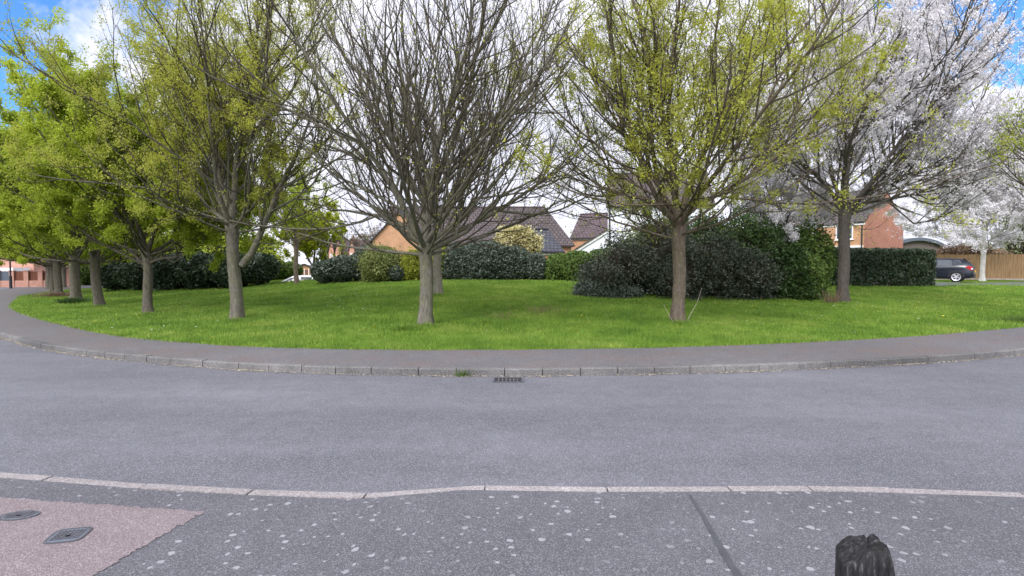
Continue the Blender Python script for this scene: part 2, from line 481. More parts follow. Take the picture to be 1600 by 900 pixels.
EDGE = np.vstack([resample(edge_c[edge_c[:, 1] < 24], n=60), [(-28.7, 31.5), (-34.9, 41.5), (-35.5, 46.0), (-37.5, 54.0), (-36.5, 60.0), (-28, 64)]])
EDGE = np.vstack([[(110, 43), (49, 27.5)], EDGE])

def edge_dist(x, y):
    """signed distance inside the grass edge"""
    P = np.c_[np.ravel(x), np.ravel(y)]
    E = np.vstack([EDGE, [(-25, 150)]])
    best = np.full(len(P), 1e9); sgn = np.ones(len(P))
    for a, b in zip(E[:-1], E[1:]):
        d = b - a
        t = np.clip(((P - a) @ d) / (d @ d), 0, 1)
        q = a + t[:, None] * d
        r = P - q
        dist = np.hypot(r[:, 0], r[:, 1])
        side = d[0] * r[:, 1] - d[1] * r[:, 0]
        m = dist < best
        best[m] = dist[m]; sgn[m] = np.where(side[m] < 0, 1, -1)
    return (best * sgn).reshape(np.shape(x))

def gz(x, y):
    x = np.asarray(x, float); y = np.asarray(y, float)
    s = edge_dist(x, y)
    a = x / np.maximum(y, 5)
    A = np.interp(a, [-1.0, -0.80, -0.60, -0.45, 0.2, 0.55, 1.2], [0.05, 0.25, 0.85, 1.08, 1.10, 0.80, 0.84])
    t = np.clip(s / np.interp(a, [0.1, 0.6], [19.0, 14.5]), 0, 1)
    rise = A * (0.5 * t + 0.5 * t * t * (3 - 2 * t))
    und = 0.03 * np.sin(x * 0.55 + 0.4 * y) * np.clip(s / 3, 0, 1)
    return np.where(s > 0, 0.125 + rise + und, 0.0)

def hit(px, py):
    d = ray(px, py)
    Y = np.geomspace(6, 90, 260)
    X = d[0] / d[1] * Y; Z = CAM_Z + d[2] / d[1] * Y
    g = gz(X, Y)
    k = np.argmax(Z <= g)
    if Z[k] > g[k]: return np.array([X[-1], Y[-1], g[-1]])
    if k:
        e0, e1 = Z[k - 1] - g[k - 1], Z[k] - g[k]
        f = e0 / (e0 - e1) if e0 != e1 else 1.0
        y = Y[k - 1] + (Y[k] - Y[k - 1]) * f
        return np.array([d[0] / d[1] * y, y, CAM_Z + d[2] / d[1] * y])
    return np.array([X[k], Y[k], g[k]])

# ------------------------------------------------------------------ ground, road, pavement, kerbs, lawn
def struct(o): o['kind'] = 'structure'; return o
mb = MB(); mb.poly([(-1500, -800, -0.06), (1500, -800, -0.06), (1500, 2500, -0.06), (-1500, 2500, -0.06)]); struct(mb.build('ground', M['soil']))
mb = MB(); mb.poly([(-120, -6, 0), (95, -6, 0), (95, 75, 0), (-120, 75, 0)]); struct(mb.build('road', M['road']))

n = 260
K = resample(kerb_c, n=n); E = resample(edge_c, n=900)
# pavement between kerb back and grass edge: pair each kerb point with the nearest grass-edge point
def normals(P):
    t = np.gradient(P, axis=0); t /= np.linalg.norm(t, axis=1)[:, None]
    return np.c_[t[:, 1], -t[:, 0]]          # away from the road when running right to left
KN = normals(K)
K = K[:]
jj = np.array([np.argmin(np.hypot(*(E - k).T)) for k in K])
jj = np.maximum.accumulate(jj)
inner = E[jj]
W = K + KN * 0.124
cols = 6
V = []
for i in range(n):
    for c in range(cols):
        t = c / (cols - 1)
        p = W[i] * (1 - t) + inner[i] * t
        if c == cols - 1: p = p + (inner[i] - W[i]) / max(1e-6, np.linalg.norm(inner[i] - W[i])) * 0.25
        V.append((p[0], p[1], 0.112 + 0.004 * t))
I = np.arange(n * cols).reshape(n, cols)
Q = np.stack([I[:-1, :-1], I[:-1, 1:], I[1:, 1:], I[1:, :-1]], -1).reshape(-1, 4)
struct(link('pavement', npmesh('pavement', V, Q, M['footway'], smooth=True)))

def kerb_mesh(P, side, hfun, m, name, lens, w=0.125, gap=0.013, z0=-0.05, cham=0.018):
    """a row of kerbstones along P; the road is on the opposite side of `side`"""
    P = np.asarray(P); d = np.r_[0, np.cumsum(np.linalg.norm(np.diff(P, axis=0), axis=1))]
    f = lambda u: np.array([np.interp(u, d, P[:, 0]), np.interp(u, d, P[:, 1])])
    mb = MB(); u = 0.0; i = 0
    while u < d[-1] - 0.2:
        l = lens(u, f(u)); a, b = u + gap / 2, min(u + l - gap / 2, d[-1])
        pa, pb = f(a), f(b)
        t = (pb - pa) / np.linalg.norm(pb - pa); nn = np.array([t[1], -t[0]]) * side
        jz = random.uniform(-0.004, 0.004); jo = random.uniform(-0.004, 0.004)
        prof = [(0 + jo, z0), (0.006 + jo, 1.0), (cham + jo, 2.0), (w, 2.0), (w, z0)]
        rings = []
        for p in (pa, pb):
            h = hfun(p) + jz
            r = []
            for o, z in prof:
                zz = z0 if z == z0 else (h - 0.016 if z == 1.0 else h)
                q = p + nn * o
                r.append((q[0], q[1], zz))
            rings.append(r)
        for k in range(4):
            mb.poly([rings[0][k], rings[0][k + 1], rings[1][k + 1], rings[1][k]])
        mb.poly(rings[0]); mb.poly(rings[1][::-1])
        u += l; i += 1
    return struct(mb.build(name, m))
kerb_mesh(kerb_c, 1, lambda p: 0.121, M['kerb'], 'far_kerb', lambda u, p: random.choice([0.61, 0.61, 0.62, 0.78]) if p[1] < 20 else 0.9)

# near pavement with its dropped kerb
def nz(x): return 0.022 + 0.083 * np.clip((np.asarray(x) + 1.16) / 0.80, 0, 1)
near_px = [(-500, 722), (-200, 735), (0, 746), (125, 756), (250, 766.5), (400, 774), (556, 780), (733, 765.5), (913, 768.5), (1102, 768.5), (1220, 767.5), (1340, 768.5), (1520, 774), (1600, 777), (1900, 792), (2300, 815)]
near_c = []
for p in near_px:
    q = flat(p[0], p[1], 0.022); q = flat(p[0], p[1], float(nz(q[0]))); near_c.append(q[:2])
near_c = np.array(near_c)                         # back edge of the near kerb (towards the camera)
near_d = resample(near_c, step=0.1)
NN = normals(near_d)                              # side pointing to the camera
back = near_d
front = near_d - NN * 0.125
def near_lens(u, p): return 0.9 if not (1.3 < p[0] < 2.5) else 0.6
cut = [np.array([p]) for p in near_c]
kerb_mesh(resample(np.array(near_c) - normals(np.array(near_c)) * 0.108, step=0.05), 1, lambda p: float(nz(p[0])) + 0.003, M['kerb_near'], 'near_kerb', near_lens, w=0.108)
V = []
rows = np.array([0, .1, .3, .6, 1.0, 1.6, 2.4, 3.4, 5.0, 7.0])
for i, p in enumerate(near_d):
    for r in rows:
        y = p[1] * (1 - r / 7.0) + (-5.0) * (r / 7.0)
        V.append((p[0], y, float(nz(p[0])) * (1.0 if True else 0)))
I = np.arange(len(V)).reshape(len(near_d), len(rows))
Q = np.stack([I[:-1, :-1], I[:-1, 1:], I[1:, 1:], I[1:, :-1]], -1).reshape(-1, 4)
struct(link('near_pavement', npmesh('near_pavement', V, Q, M['near'], smooth=True)))

def nearpt(px, py, dz=0.0):
    q = flat(px, py, 0.03); q = flat(px, py, float(nz(q[0])))
    return (q[0], q[1], float(nz(q[0])) + dz)
mb = MB()
pk = [(-420, 752), (0, 778), (160, 789), (320, 800), (270, 828), (210, 862), (150, 898), (60, 960), (-420, 960)]
pk = [tuple(q) for q in resample(pk[:8], step=5)] + pk[8:]
pts = [nearpt(p[0] + random.gauss(0, 2.2), p[1] + random.gauss(0, 0.8), 0.004) for p in pk]
cen = np.mean(pts, axis=0)
mb.poly(pts)
struct(mb.build('pink_pavement', M['pink']))
mb = MB()
jl = [(1078, 774), (1098, 806), (1118, 842), (1135, 872), (1160, 910), (1200, 990)]
for a, b in zip(jl, jl[1:]):
    wa, wb = 2.2 + (a[1] - 770) * 0.034, 2.2 + (b[1] - 770) * 0.034
    mb.poly([nearpt(a[0] - wa, a[1], 0.004), nearpt(b[0] - wb, b[1], 0.004), nearpt(b[0] + wb, b[1], 0.004), nearpt(a[0] + wa, a[1], 0.004)])
struct(mb.build('pavement_joint', M['joint']))

# lawn: rings from the grass edge to an inner point
loop = np.vstack([resample(edge_c, n=420), [(-28, 90), (-25, 150), (40, 150), (140, 150), (140, 90)]])
jit_ = np.interp(np.arange(420), np.arange(0, 421, 2), rng.normal(0, 0.035, 211))
loop[:420] += normals(loop[:420]) * jit_[:, None]
loop = np.vstack([loop[:420], resample(np.vstack([loop[419:], loop[:1]]), n=80)[1:-1]])
C = np.array([6.0, 48.0])
tt = np.r_[0, 0.004, np.linspace(0.015, 0.6, 60), np.linspace(0.63, 0.985, 14)]
V = []
PX = loop[:, None, :] * (1 - tt)[None, :, None] + C[None, None, :] * tt[None, :, None]
Z = gz(PX[..., 0], PX[..., 1])
Z[:, 0] = 0.10; Z[:, 1] = 0.125
Z = np.maximum(Z, 0.10)
V = np.dstack([PX, Z]).reshape(-1, 3)
m_, k_ = len(loop), len(tt)
I = np.arange(m_ * k_).reshape(m_, k_); I2 = np.roll(I, -1, 0)
Q = np.stack([I[:, :-1], I[:, 1:], I2[:, 1:], I2[:, :-1]], -1).reshape(-1, 4)
vc = np.append(V, [[C[0], C[1], float(gz(C[0], C[1]))]], 0)
T = np.stack([I[:, -1], np.full(m_, len(V)), I2[:, -1]], -1)
struct(link('lawn', npmesh('lawn', vc, [Q, T], M['lawn'], smooth=True)))

# ------------------------------------------------------------------ grass blades
def grass(nb, dmin, dmax, h0, h1, wid):
    az = rng.uniform(-0.86, 0.80, nb)
    d = np.exp(rng.uniform(math.log(dmin), math.log(dmax), nb))
    x, y = np.sin(az) * d, np.cos(az) * d
    s = edge_dist(x, y)
    edge_w = np.clip((s + 0.06 * rng.standard_normal(nb)) * 9, 0, 1)
    keep = (s > -0.05) & (rng.random(nb) < edge_w * 0.9 + 0.1 * (s > 0))
    x, y, s, d = x[keep], y[keep], s[keep], d[keep]
    k = len(x)
    z = np.maximum(gz(x, y), 0.115)
    # patchy height
    pat = np.sin(x * 1.7 + np.sin(y * 1.3) * 1.5) * np.sin(y * 2.1 + np.sin(x * 0.9) * 1.7)
    pat2 = np.sin(x * 0.43 + 1.2 * np.sin(y * 0.31)) * np.sin(y * 0.6 + x * 0.21)
    h = rng.uniform(h0, h1, k) * (1 + 0.35 * pat + 0.25 * pat2)
    h *= np.where(s < 0.3, 0.8, 1.0)
    a = rng.uniform(0, 2 * math.pi, k)
    w = wid * (0.6 + 0.8 * rng.random(k)) * np.clip(d / 14, 0.8, 2.2)
    lx, ly = rng.normal(0, 0.4, k) * h, rng.normal(0, 0.4, k) * h
    V = np.empty((k, 3, 3))
    V[:, 0] = np.c_[x - np.cos(a) * w, y - np.sin(a) * w, z - 0.012]
    V[:, 1] = np.c_[x + np.cos(a) * w, y + np.sin(a) * w, z - 0.012]
    V[:, 2] = np.c_[x + lx, y + ly, z + h]
    tint = np.clip(rng.random(k) * 0.9 + 0.08 * pat, 0, 0.92)
    tint[rng.random(k) < 0.012] = 1.0
    return V.reshape(-1, 3), np.arange(k * 3).reshape(-1, 3), tint
GV, GF, GT = grass(900000, 9.5, 46, 0.045, 0.095, 0.006)
tufts_v = [GV]; tufts_f = [GF]; tufts_t = [GT]

tag(link('grass', npmesh('grass', GV, GF, M['grass'], GT)), 'short bright green mown grass covering the verge', 'grass', kind='stuff')

def dots(nb, m, name, label, size, centers):
    V = []; 
    ps = []
    for (cx, cy, sx, sy, w) in centers:
        k = int(nb * w)
        for _ in range(k):
            px, py = random.gauss(cx, sx), random.gauss(cy, sy)
            if py < 437 or py > 540: continue
            ps.append(hit(px, py) if False else (px, py))
    out = []
    for px, py in ps:
        p = hit(px, py)
        if edge_dist(np.array([p[0]]), np.array([p[1]]))[0] < 0.2 or p[1] > 40: continue
        out.append(p)
    k = len(out); P = np.array(out)
    V = []; Fc = []
    for i, p in enumerate(P):
        r = size * random.uniform(0.7, 1.3); b = len(V); z = p[2] + random.uniform(0.06, 0.10)
        tx, ty = random.uniform(-.5, .5), random.uniform(-.7, .1)
        for q in range(6):
            c, s = math.cos(q * math.pi / 3), math.sin(q * math.pi / 3)
            V.append((p[0] + r * c, p[1] + r * s, z + r * (tx * c + ty * s)))
        Fc.append(range(b, b + 6))
    tag(link(name, npmesh(name, V, np.array([list(f) for f in Fc]), m)), label, 'flowers', kind='stuff')
dots(420, M['daisy'], 'daisies', 'tiny white daisies dotted over the grass', 0.022,
     [(540, 468, 80, 12, .35), (250, 500, 120, 20, .25), (1450, 475, 90, 15, .2), (1150, 500, 180, 18, .2)])
dots(110, M['dandelion'], 'dandelions', 'small yellow dandelions scattered in the grass', 0.028,
     [(1450, 480, 110, 20, .4), (950, 490, 150, 20, .35), (400, 500, 200, 22, .25)])

# ------------------------------------------------------------------ trees
def unit(v): return v / np.maximum(np.linalg.norm(v, axis=-1, keepdims=True), 1e-9)

def tube_np(P, Rr, sides):
    """P (n,k,3), Rr (n,k) -> verts, quads"""
    n, k, _ = P.shape
    T = np.empty_like(P); T[:, 1:-1] = P[:, 2:] - P[:, :-2]; T[:, 0] = P[:, 1] - P[:, 0]; T[:, -1] = P[:, -1] - P[:, -2]
    T = unit(T)
    ov = unit(P[:, -1] - P[:, 0])
    ax = np.where(np.abs(ov[:, :1]) < 0.6, np.array([[1.0, 0, 0]]), np.array([[0, 1.0, 0]]))
    U = unit(np.cross(T, ax[:, None, :])); Vv = np.cross(T, U)
    a = np.arange(sides) * 2 * math.pi / sides
    ring = U[:, :, None, :] * np.cos(a)[None, None, :, None] + Vv[:, :, None, :] * np.sin(a)[None, None, :, None]
    V = P[:, :, None, :] + ring * Rr[:, :, None, None]
    I = np.arange(n * k * sides).reshape(n, k, sides); J = np.roll(I, -1, 2)
    Q = np.stack([I[:, :-1], J[:, :-1], J[:, 1:], I[:, 1:]], -1).reshape(-1, 4)
    return V.reshape(-1, 3), Q

def merge(parts):
    V = []; Fs = []; o = 0
    for v, f in parts:
        V.append(v); Fs.append(f + o); o += len(v)
    return np.vstack(V), np.vstack(Fs)

def grow(P, Rr, per, t0, t1, ang, length, K, up, wig, rmax, r, zmin=-9.0):
    n, k, _ = P.shape
    per = np.broadcast_to(np.asarray(per, int), (n,))
    idx = np.repeat(np.arange(n), per)
    m = len(idx)
    start = np.concatenate([[0], np.cumsum(per)[:-1]])
    ordn = np.arange(m) - start[idx]
    t = t0 + (t1 - t0) * (ordn + r.random(m)) / per[idx]
    fi = t * (k - 1); i0 = np.minimum(fi.astype(int), k - 2); fr = (fi - i0)[:, None]
    A = P[idx, i0]; B = P[idx, i0 + 1]
    pos = A * (1 - fr) + B * fr
    tan = unit(B - A)
    rad = Rr[idx, i0] * (1 - fr[:, 0]) + Rr[idx, i0 + 1] * fr[:, 0]
    phi = ordn * 2.4 + r.random(m) * 1.6 + idx * 1.7
    ax = np.where(np.abs(tan[:, 2:3]) < 0.9, np.array([[0, 0, 1.0]]), np.array([[1.0, 0, 0]]))
    u = unit(np.cross(tan, ax)); v = np.cross(tan, u)
    th = np.clip(r.normal(ang[0], ang[1], m), 0.15, 1.5)
    d = tan * np.cos(th)[:, None] + (u * np.cos(phi)[:, None] + v * np.sin(phi)[:, None]) * np.sin(th)[:, None]
    ln = length(t, idx) * r.uniform(0.65, 1.25, m)
    Q = np.empty((m, K, 3)); Q[:, 0] = pos
    for q in range(1, K):
        lift = 0.9 * np.clip((zmin + 0.5 - Q[:, q - 1, 2]) / 0.5, 0, 1) * (d[:, 2] < 0.25)      # low boughs are cleared from the ground
        d = unit(d + np.array([0, 0, up / (K - 1)]) + r.normal(0, wig, (m, 3)) + np.c_[np.zeros(m), np.zeros(m), lift])
        Q[:, q] = Q[:, q - 1] + d * (ln / (K - 1))[:, None]
    r0 = np.minimum(rad * 0.72, rmax * r.uniform(0.7, 1.2, m))
    RR = r0[:, None] * np.linspace(1, 0.35, K)[None, :]
    return Q, RR, idx

def quads_at(P, size, r, flat_=0.0, aspect=1.0):
    n = len(P)
    nrm = unit(r.normal(0, 1, (n, 3)) + np.array([0, 0, flat_]))
    a = unit(np.cross(nrm, r.normal(0, 1, (n, 3)))); b = np.cross(nrm, a)
    s = (size * r.uniform(0.6, 1.35, n))[:, None]
    V = np.stack([P - a * s * aspect, P - b * s * 0.55, P + a * s * aspect, P + b * s * 0.55], 1)   # diamond leaf
    return V.reshape(-1, 3), np.arange(n * 4).reshape(-1, 4)

def tree(name, base, H, trunk_h, trunk_r, spread, label, cat, barkm, leafm=None, n_leaf=0, leaf=0.05, seed=1, limbs=14,
         lean=(0, 0), explicit=(), group=None, clump=0.6, dens=1.0, th_max=1.25, leaf_low=0.0, detail=1.0, crown_name='crown',
         twigm=None, leaf_jit=0.07, l2ang=0.62, crown_off=(0, 0), lead_th=0.78, drop=0.0):
    r = np.random.default_rng(seed)
    root = empty(name, tuple(base))
    tag(root, label, cat, group)
    parts = []
    # trunk
    k = 12
    z = np.linspace(-0.12, trunk_h, k)
    tz = np.clip(z / trunk_h, 0, 1)
    TP = np.c_[lean[0] * tz + 0.02 * np.sin(z * 3 + seed), lean[1] * tz, z]
    TR = trunk_r * (1 - 0.12 * tz) * (1 + 0.42 * np.exp(-np.maximum(z, 0) / 0.12))
    TR = TR * (1 + 0.22 * np.exp(-((z - trunk_h) / 0.35) ** 2)) * (1 + 0.03 * r.standard_normal(k))
    v, q = tube_np(TP[None], TR[None], 16)
    # uneven bole
    cxy = np.repeat(TP, 16, 0)
    ang = np.arctan2(v[:, 1] - cxy[:, 1], v[:, 0] - cxy[:, 0])
    wob = 1 + (0.05 + 0.10 * np.exp(-np.maximum(v[:, 2], 0) / 0.12)) * np.sin(4 * ang + seed) + 0.03 * np.sin(5 * ang + v[:, 2] * 4)
    v[:, :2] = cxy[:, :2] + (v[:, :2] - cxy[:, :2]) * wob[:, None]
    parts.append((v, q))
    # leaders rising from the fork, plus a few low boughs leaving the bole below it
    KL = 12
    n_low = max(3, limbs // 4)
    n_lead = max(4, limbs // 5)
    nl = n_lead + n_low
    th = np.r_[lead_th * np.sqrt(np.linspace(0.02, 1, n_lead)) + 0.03, np.linspace(0.74, 1.0, n_low) * th_max]
    th = th * r.uniform(0.88, 1.12, nl)
    phi = np.arange(nl) * 2.39996 + r.uniform(-0.35, 0.35, nl) + seed
    zs = np.r_[trunk_h - r.uniform(0.03, 0.16, n_lead), trunk_h * r.uniform(0.86, 1.0, n_low) - 0.05]
    LP = np.empty((nl, KL, 3)); LR = np.empty((nl, KL))
    d = np.c_[np.sin(th) * np.cos(phi), np.sin(th) * np.sin(phi), np.cos(th)]
    full = H - trunk_h
    c = np.sin(th)
    ln = np.where(np.arange(nl) < n_lead, full * (1.0 - 0.22 * c), spread * 1.0)
    ln = ln * r.uniform(0.86, 1.05, nl)
    LP[:, 0] = np.c_[np.interp(zs, z, TP[:, 0]), np.interp(zs, z, TP[:, 1]), zs]
    bend = np.where(np.arange(nl) < n_lead, 0.62, 0.55) * np.sin(th) - drop
    dd = d.copy()
    for q_ in range(1, KL):
        dd = unit(dd + np.c_[np.zeros(nl), np.zeros(nl), bend / (KL - 1)] + r.normal(0, 0.07, (nl, 3)) + np.array([crown_off[0], crown_off[1], 0]) / (KL - 1))
        LP[:, q_] = LP[:, q_ - 1] + dd * (ln / (KL - 1))[:, None]
    r0 = np.where(np.arange(nl) < n_lead, 0.42, 0.22) * trunk_r * r.uniform(0.85, 1.15, nl)
    tl = np.linspace(0, 1, KL)
    LR[:] = r0[:, None] * ((1 - tl) ** 0.8 * 0.88 + 0.07)[None, :]
    LR[0] *= 1.45                               # the bole carries on as a central leader
    LR[:, 0] *= 1.2
    for e in explicit:                       # limbs read off the photograph: list of (x, y, z) from the base, start radius
        pts = resample(smooth_curve(np.array(e[0]), 2), n=KL) + r.normal(0, 0.015, (KL, 3))
        LP = np.concatenate([LP, pts[None]]); LR = np.concatenate([LR, (e[1] * ((1 - tl) ** 0.7 * 0.85 + 0.1))[None]])
        ln = np.append(ln, np.linalg.norm(np.diff(pts, axis=0), axis=1).sum())
    # limbs forking from the leaders, longest where they start lowest
    lead = np.r_[np.arange(n_lead), np.arange(nl, len(LP))]
    per = max(3, int(round((limbs - nl) / max(1, len(lead)) + 2.0)))
    per = np.full(len(lead), per); per[0] = max(7, limbs // 2); per[1:n_lead] = np.maximum(2, per[1:n_lead] - 1)
    P1, R1, i1 = grow(LP[lead], LR[lead], per, 0.04, 0.55, (0.74, 0.20), lambda t, i: spread * (1.10 - 0.75 * t) + 0.3, KL, 0.66 - drop, 0.08, trunk_r * 0.20, r, 0.80 * trunk_h)
    l1 = np.linalg.norm(np.diff(P1, axis=1), axis=2).sum(1)
    LP = np.concatenate([LP, P1]); LR = np.concatenate([LR, R1]); ln = np.r_[ln, l1]
    parts.append(tube_np(LP, LR, 8))
    trunk = link('trunk', npmesh('trunk', *merge(parts), barkm, smooth=True), root)
    # boughs: side branches of the limbs
    c2 = np.maximum(4, (ln * 2.6 * dens).astype(int))
    P2, R2, i2 = grow(LP, LR, c2, 0.14, 0.97, (l2ang, 0.16), lambda t, i: ln[i] * (0.12 + 0.30 * (1 - t)) + 0.35, 7, 0.75 - drop, 0.09, 0.024, r, 0.80 * trunk_h)
    l2 = np.linalg.norm(P2[:, -1] - P2[:, 0], axis=1)
    c3 = np.maximum(3, (l2 * 5.0 * dens * detail).astype(int))
    P3, R3, i3 = grow(P2, R2, c3, 0.12, 0.98, (0.60, 0.2), lambda t, i: 0.22 + 0.40 * l2[i] * (1 - 0.6 * t), 5, 0.45 - drop, 0.12, 0.0085, r, 0.75 * trunk_h)
    l3 = np.linalg.norm(P3[:, -1] - P3[:, 0], axis=1)
    c4 = np.maximum(2, (l3 * 7.0 * detail * dens).astype(int))
    P4, R4, i4 = grow(P3, R3, c4, 0.15, 1.0, (0.62, 0.25), lambda t, i: 0.10 + 0.32 * l3[i], 4, 0.3 - drop, 0.15, 0.0048, r)
    br = [tube_np(P2, R2, 5), tube_np(P3, np.maximum(R3, 0.003), 3), tube_np(P4, np.maximum(R4, 0.0026), 3)]
    link('branches', npmesh('branches', *merge(br), twigm or M['twig'], smooth=True), root)
    # leaves along the twigs; whole boughs carry more or fewer
    if leafm is not None and n_leaf > 0:
        w2 = r.random(len(P2)) ** (1 + 3 * clump)
        zz = P2[:, -1, 2]
        w2 = w2 * np.clip(1 - leaf_low * (zz - trunk_h) / full, 0.05, 1)
        w4 = w2[i3[i4]] + 0.02
        w4 = w4 * r.uniform(0.3, 1, len(w4)) ** (1 + clump)
        na = n_leaf // 3
        pick = np.repeat(r.choice(len(P4), na, p=w4 / w4.sum()), 3); n_leaf = len(pick)
        t = np.repeat(r.random(na) ** 0.5, 3) * 2.999; i0 = t.astype(int); fr = (t - i0)[:, None]
        pos = P4[pick, i0] * (1 - fr) + P4[pick, i0 + 1] * fr + r.normal(0, leaf_jit, (n_leaf, 3))
        V, Q = quads_at(pos, leaf, r, 0.3)
        tint = np.clip(0.30 * r.random(n_leaf) + 0.50 * r.random(len(P2))[i3[i4]][pick] + 0.2 * r.random(len(P4))[pick], 0, 1)
        link(crown_name, npmesh(crown_name, V, Q, leafm, tint), root)
    return root

def copy_tree(o, loc, rz, sc, label):
    c = o.copy(); COL.objects.link(c)
    c.location = loc; c.rotation_euler = (0, 0, rz); c.scale = (sc, sc, sc); c['label'] = label
    for ch in list(o.children):
        d = ch.copy(); COL.objects.link(d); d.parent = c
    return c

def limb_px(base, px, yoff):
    """limb traced in the picture plane of its tree, bowed towards or away from the viewer"""
    n_ = len(px)
    out = []
    for i, (x, y) in enumerate(px):
        q = at(x, y, base[1]); out.append((q[0] - base[0], yoff * (i / (n_ - 1)), q[2] - base[2]))
    return out
GROUP_ROW = 'trees planted along the grass verge'
# centre: nearly bare tree
b = hit(666, 508)
ex = [(limb_px(b, [(658, 385), (640, 362), (622, 345), (600, 338), (560, 331), (520, 325), (480, 316)], 0.5), 0.068),
      (limb_px(b, [(674, 392), (700, 378), (728, 368), (748, 345), (762, 325), (790, 305), (840, 285), (868, 262)], -0.6), 0.068),
      (limb_px(b, [(672, 380), (692, 364), (716, 345), (733, 320), (770, 290), (800, 240), (850, 180)], 0.5), 0.062),
      (limb_px(b, [(655, 375), (636, 340), (628, 300), (600, 270), (540, 240), (480, 225)], -0.8), 0.07),
      (limb_px(b, [(664, 370), (662, 320), (655, 270), (640, 200), (620, 100), (600, -20)], 0.3), 0.085),
      (limb_px(b, [(668, 372), (672, 320), (690, 270), (720, 190), (745, 100), (760, -30)], -0.2), 0.078)]
tree('bare_tree', b, 11.5, 2.15, 0.188, 5.2, 'nearly bare grey tree with a fan of upright branches, in the middle of the verge', 'tree', M['bark'],
     M['leaf_olive'], 5000, 0.028, seed=11, limbs=38, lead_th=1.05, explicit=ex, group=GROUP_ROW, clump=0.9, th_max=1.42, dens=0.76, detail=0.68)
# right of centre: leafing tree
b = hit(1060, 503)
ex = [(limb_px(b, [(1066, 345), (1090, 318), (1130, 300), (1170, 275), (1220, 235), (1290, 190), (1350, 130)], -0.6), 0.068),
      (limb_px(b, [(1050, 340), (1020, 312), (985, 305), (950, 295), (915, 270), (880, 255)], 0.4), 0.07),
      (limb_px(b, [(1056, 335), (1030, 290), (1000, 240), (970, 190), (930, 120), (900, 40)], 0.5), 0.062),
      (limb_px(b, [(1064, 335), (1085, 270), (1110, 220), (1160, 160), (1220, 90), (1290, 0)], 0.3), 0.10)]
tree('leafing_tree', b, 11.2, 2.6, 0.178, 5.0, 'tree with reddish lower trunk and patchy yellow-green new leaves, before the big dark bushes', 'tree', M['bark_red'],
     M['leaf_olive'], 115000, 0.028, seed=23, limbs=30, lead_th=0.95, explicit=ex, group=GROUP_ROW, clump=0.8, th_max=1.4, dens=0.78, detail=0.72)
# left of centre: forked trunk, partly leafed
b = hit(371, 500)
ex = [(limb_px(b, [(376, 414), (392, 398), (408, 372), (420, 340), (440, 300), (470, 240), (500, 160)], -0.3), 0.11),
      (limb_px(b, [(360, 350), (330, 330), (300, 300), (265, 265), (225, 215)], 0.4), 0.07),
      (limb_px(b, [(362, 345), (345, 290), (330, 230), (320, 150), (315, 20)], 0.2), 0.09)]
tree('forked_tree', b, 11.2, 2.75, 0.168, 5.0, 'grey tree forking low to the right with small olive leaves, left of the bare tree', 'tree', M['bark'],
     M['leaf_olive'], 135000, 0.026, seed=31, limbs=26, lead_th=0.90, explicit=ex, group=GROUP_ROW, lean=(-0.12, 0), clump=0.5, th_max=1.42, dens=0.78, detail=0.72)
# leafy row to the left
b = hit(232, 490)
ex4 = [(limb_px(b, [(230, 415), (212, 405), (196, 388), (170, 380), (140, 384)], 0.4), 0.055), (limb_px(b, [(234, 412), (255, 404), (285, 402), (315, 392), (345, 388)], -0.7), 0.055), (limb_px(b, [(233, 408), (262, 385), (300, 372), (340, 360)], 0.8), 0.05)]
t4 = tree('leafy_tree', b, 8.4, 2.1, 0.152, 4.4, 'leafy yellow-green tree with a slim straight trunk, nearest of the full row on the left', 'tree', M['bark_left'],
          M['leaf_spring'], 340000, 0.036, seed=41, limbs=25, explicit=ex4, leaf_jit=0.07, group=GROUP_ROW, clump=0.25, th_max=1.42, dens=0.75, detail=0.75)
b = hit(155, 478)
t5 = tree('leafy_tree', b, 7.0, 2.0, 0.19, 4.4, 'leafy tree with thick leaning trunk, second of the full row', 'tree', M['bark_left'],
          M['leaf_spring'], 270000, 0.046, seed=52, limbs=25, lead_th=0.6, crown_off=(0.12, 0), leaf_jit=0.09, group=GROUP_ROW, clump=0.2, th_max=1.48, dens=0.75, detail=0.7, lean=(-0.18, 0))
b = hit(118, 468)
t6 = tree('leafy_tree', b, 7.9, 2.1, 0.23, 4.6, 'leafy tree with dark low boughs and weeds at its foot, third in the row', 'tree', M['bark_left'],
          M['leaf_spring'], 270000, 0.052, seed=63, limbs=25, lead_th=0.65, leaf_jit=0.09, group=GROUP_ROW, clump=0.15, th_max=1.5, dens=0.7, detail=0.65)
for (px, py, rz, sc, src, lab) in [
        (91, 460, 1.0, 0.96, t6, 'stout pale leafy tree fourth along the far-left row, with weeds at its foot'),
        (83, 456.5, 2.6, 0.98, t5, 'leafy tree half hidden behind the stout pale trunk, fifth of the full row'),
        (77, 454, 4.0, 0.98, t6, 'leafy tree at the far left end of the row, beside the road'),
        (100, 449, 5.2, 0.95, t5, 'leafy tree set back inside the far end of the row, behind two trunks')]:
    copy_tree(src, tuple(hit(px, py)), rz, sc, lab)
# small bright tree further back
b = hit(463, 444)
tree('small_bright_tree', b, 6.2, 2.4, 0.135, 2.6, 'small tree with sparse leaves and thin trunk standing alone beyond the forked tree', 'tree', M['bark_red'],
     M['leaf_spring'], 9000, 0.06, seed=71, limbs=12, th_max=1.25, dens=0.9, detail=0.7, clump=0.4)
b = at(490, 432, 36); b[2] = float(gz(b[0], b[1]))
tree('lime_tree', b, 5.0, 0.9, 0.12, 2.4, 'small bright lime-yellow tree behind the thin lone trunk', 'tree', M['bark_left'],
     M['leaf_bright'], 22000, 0.085, seed=77, limbs=13, th_max=1.5, dens=0.8, detail=0.5, clump=0.1)
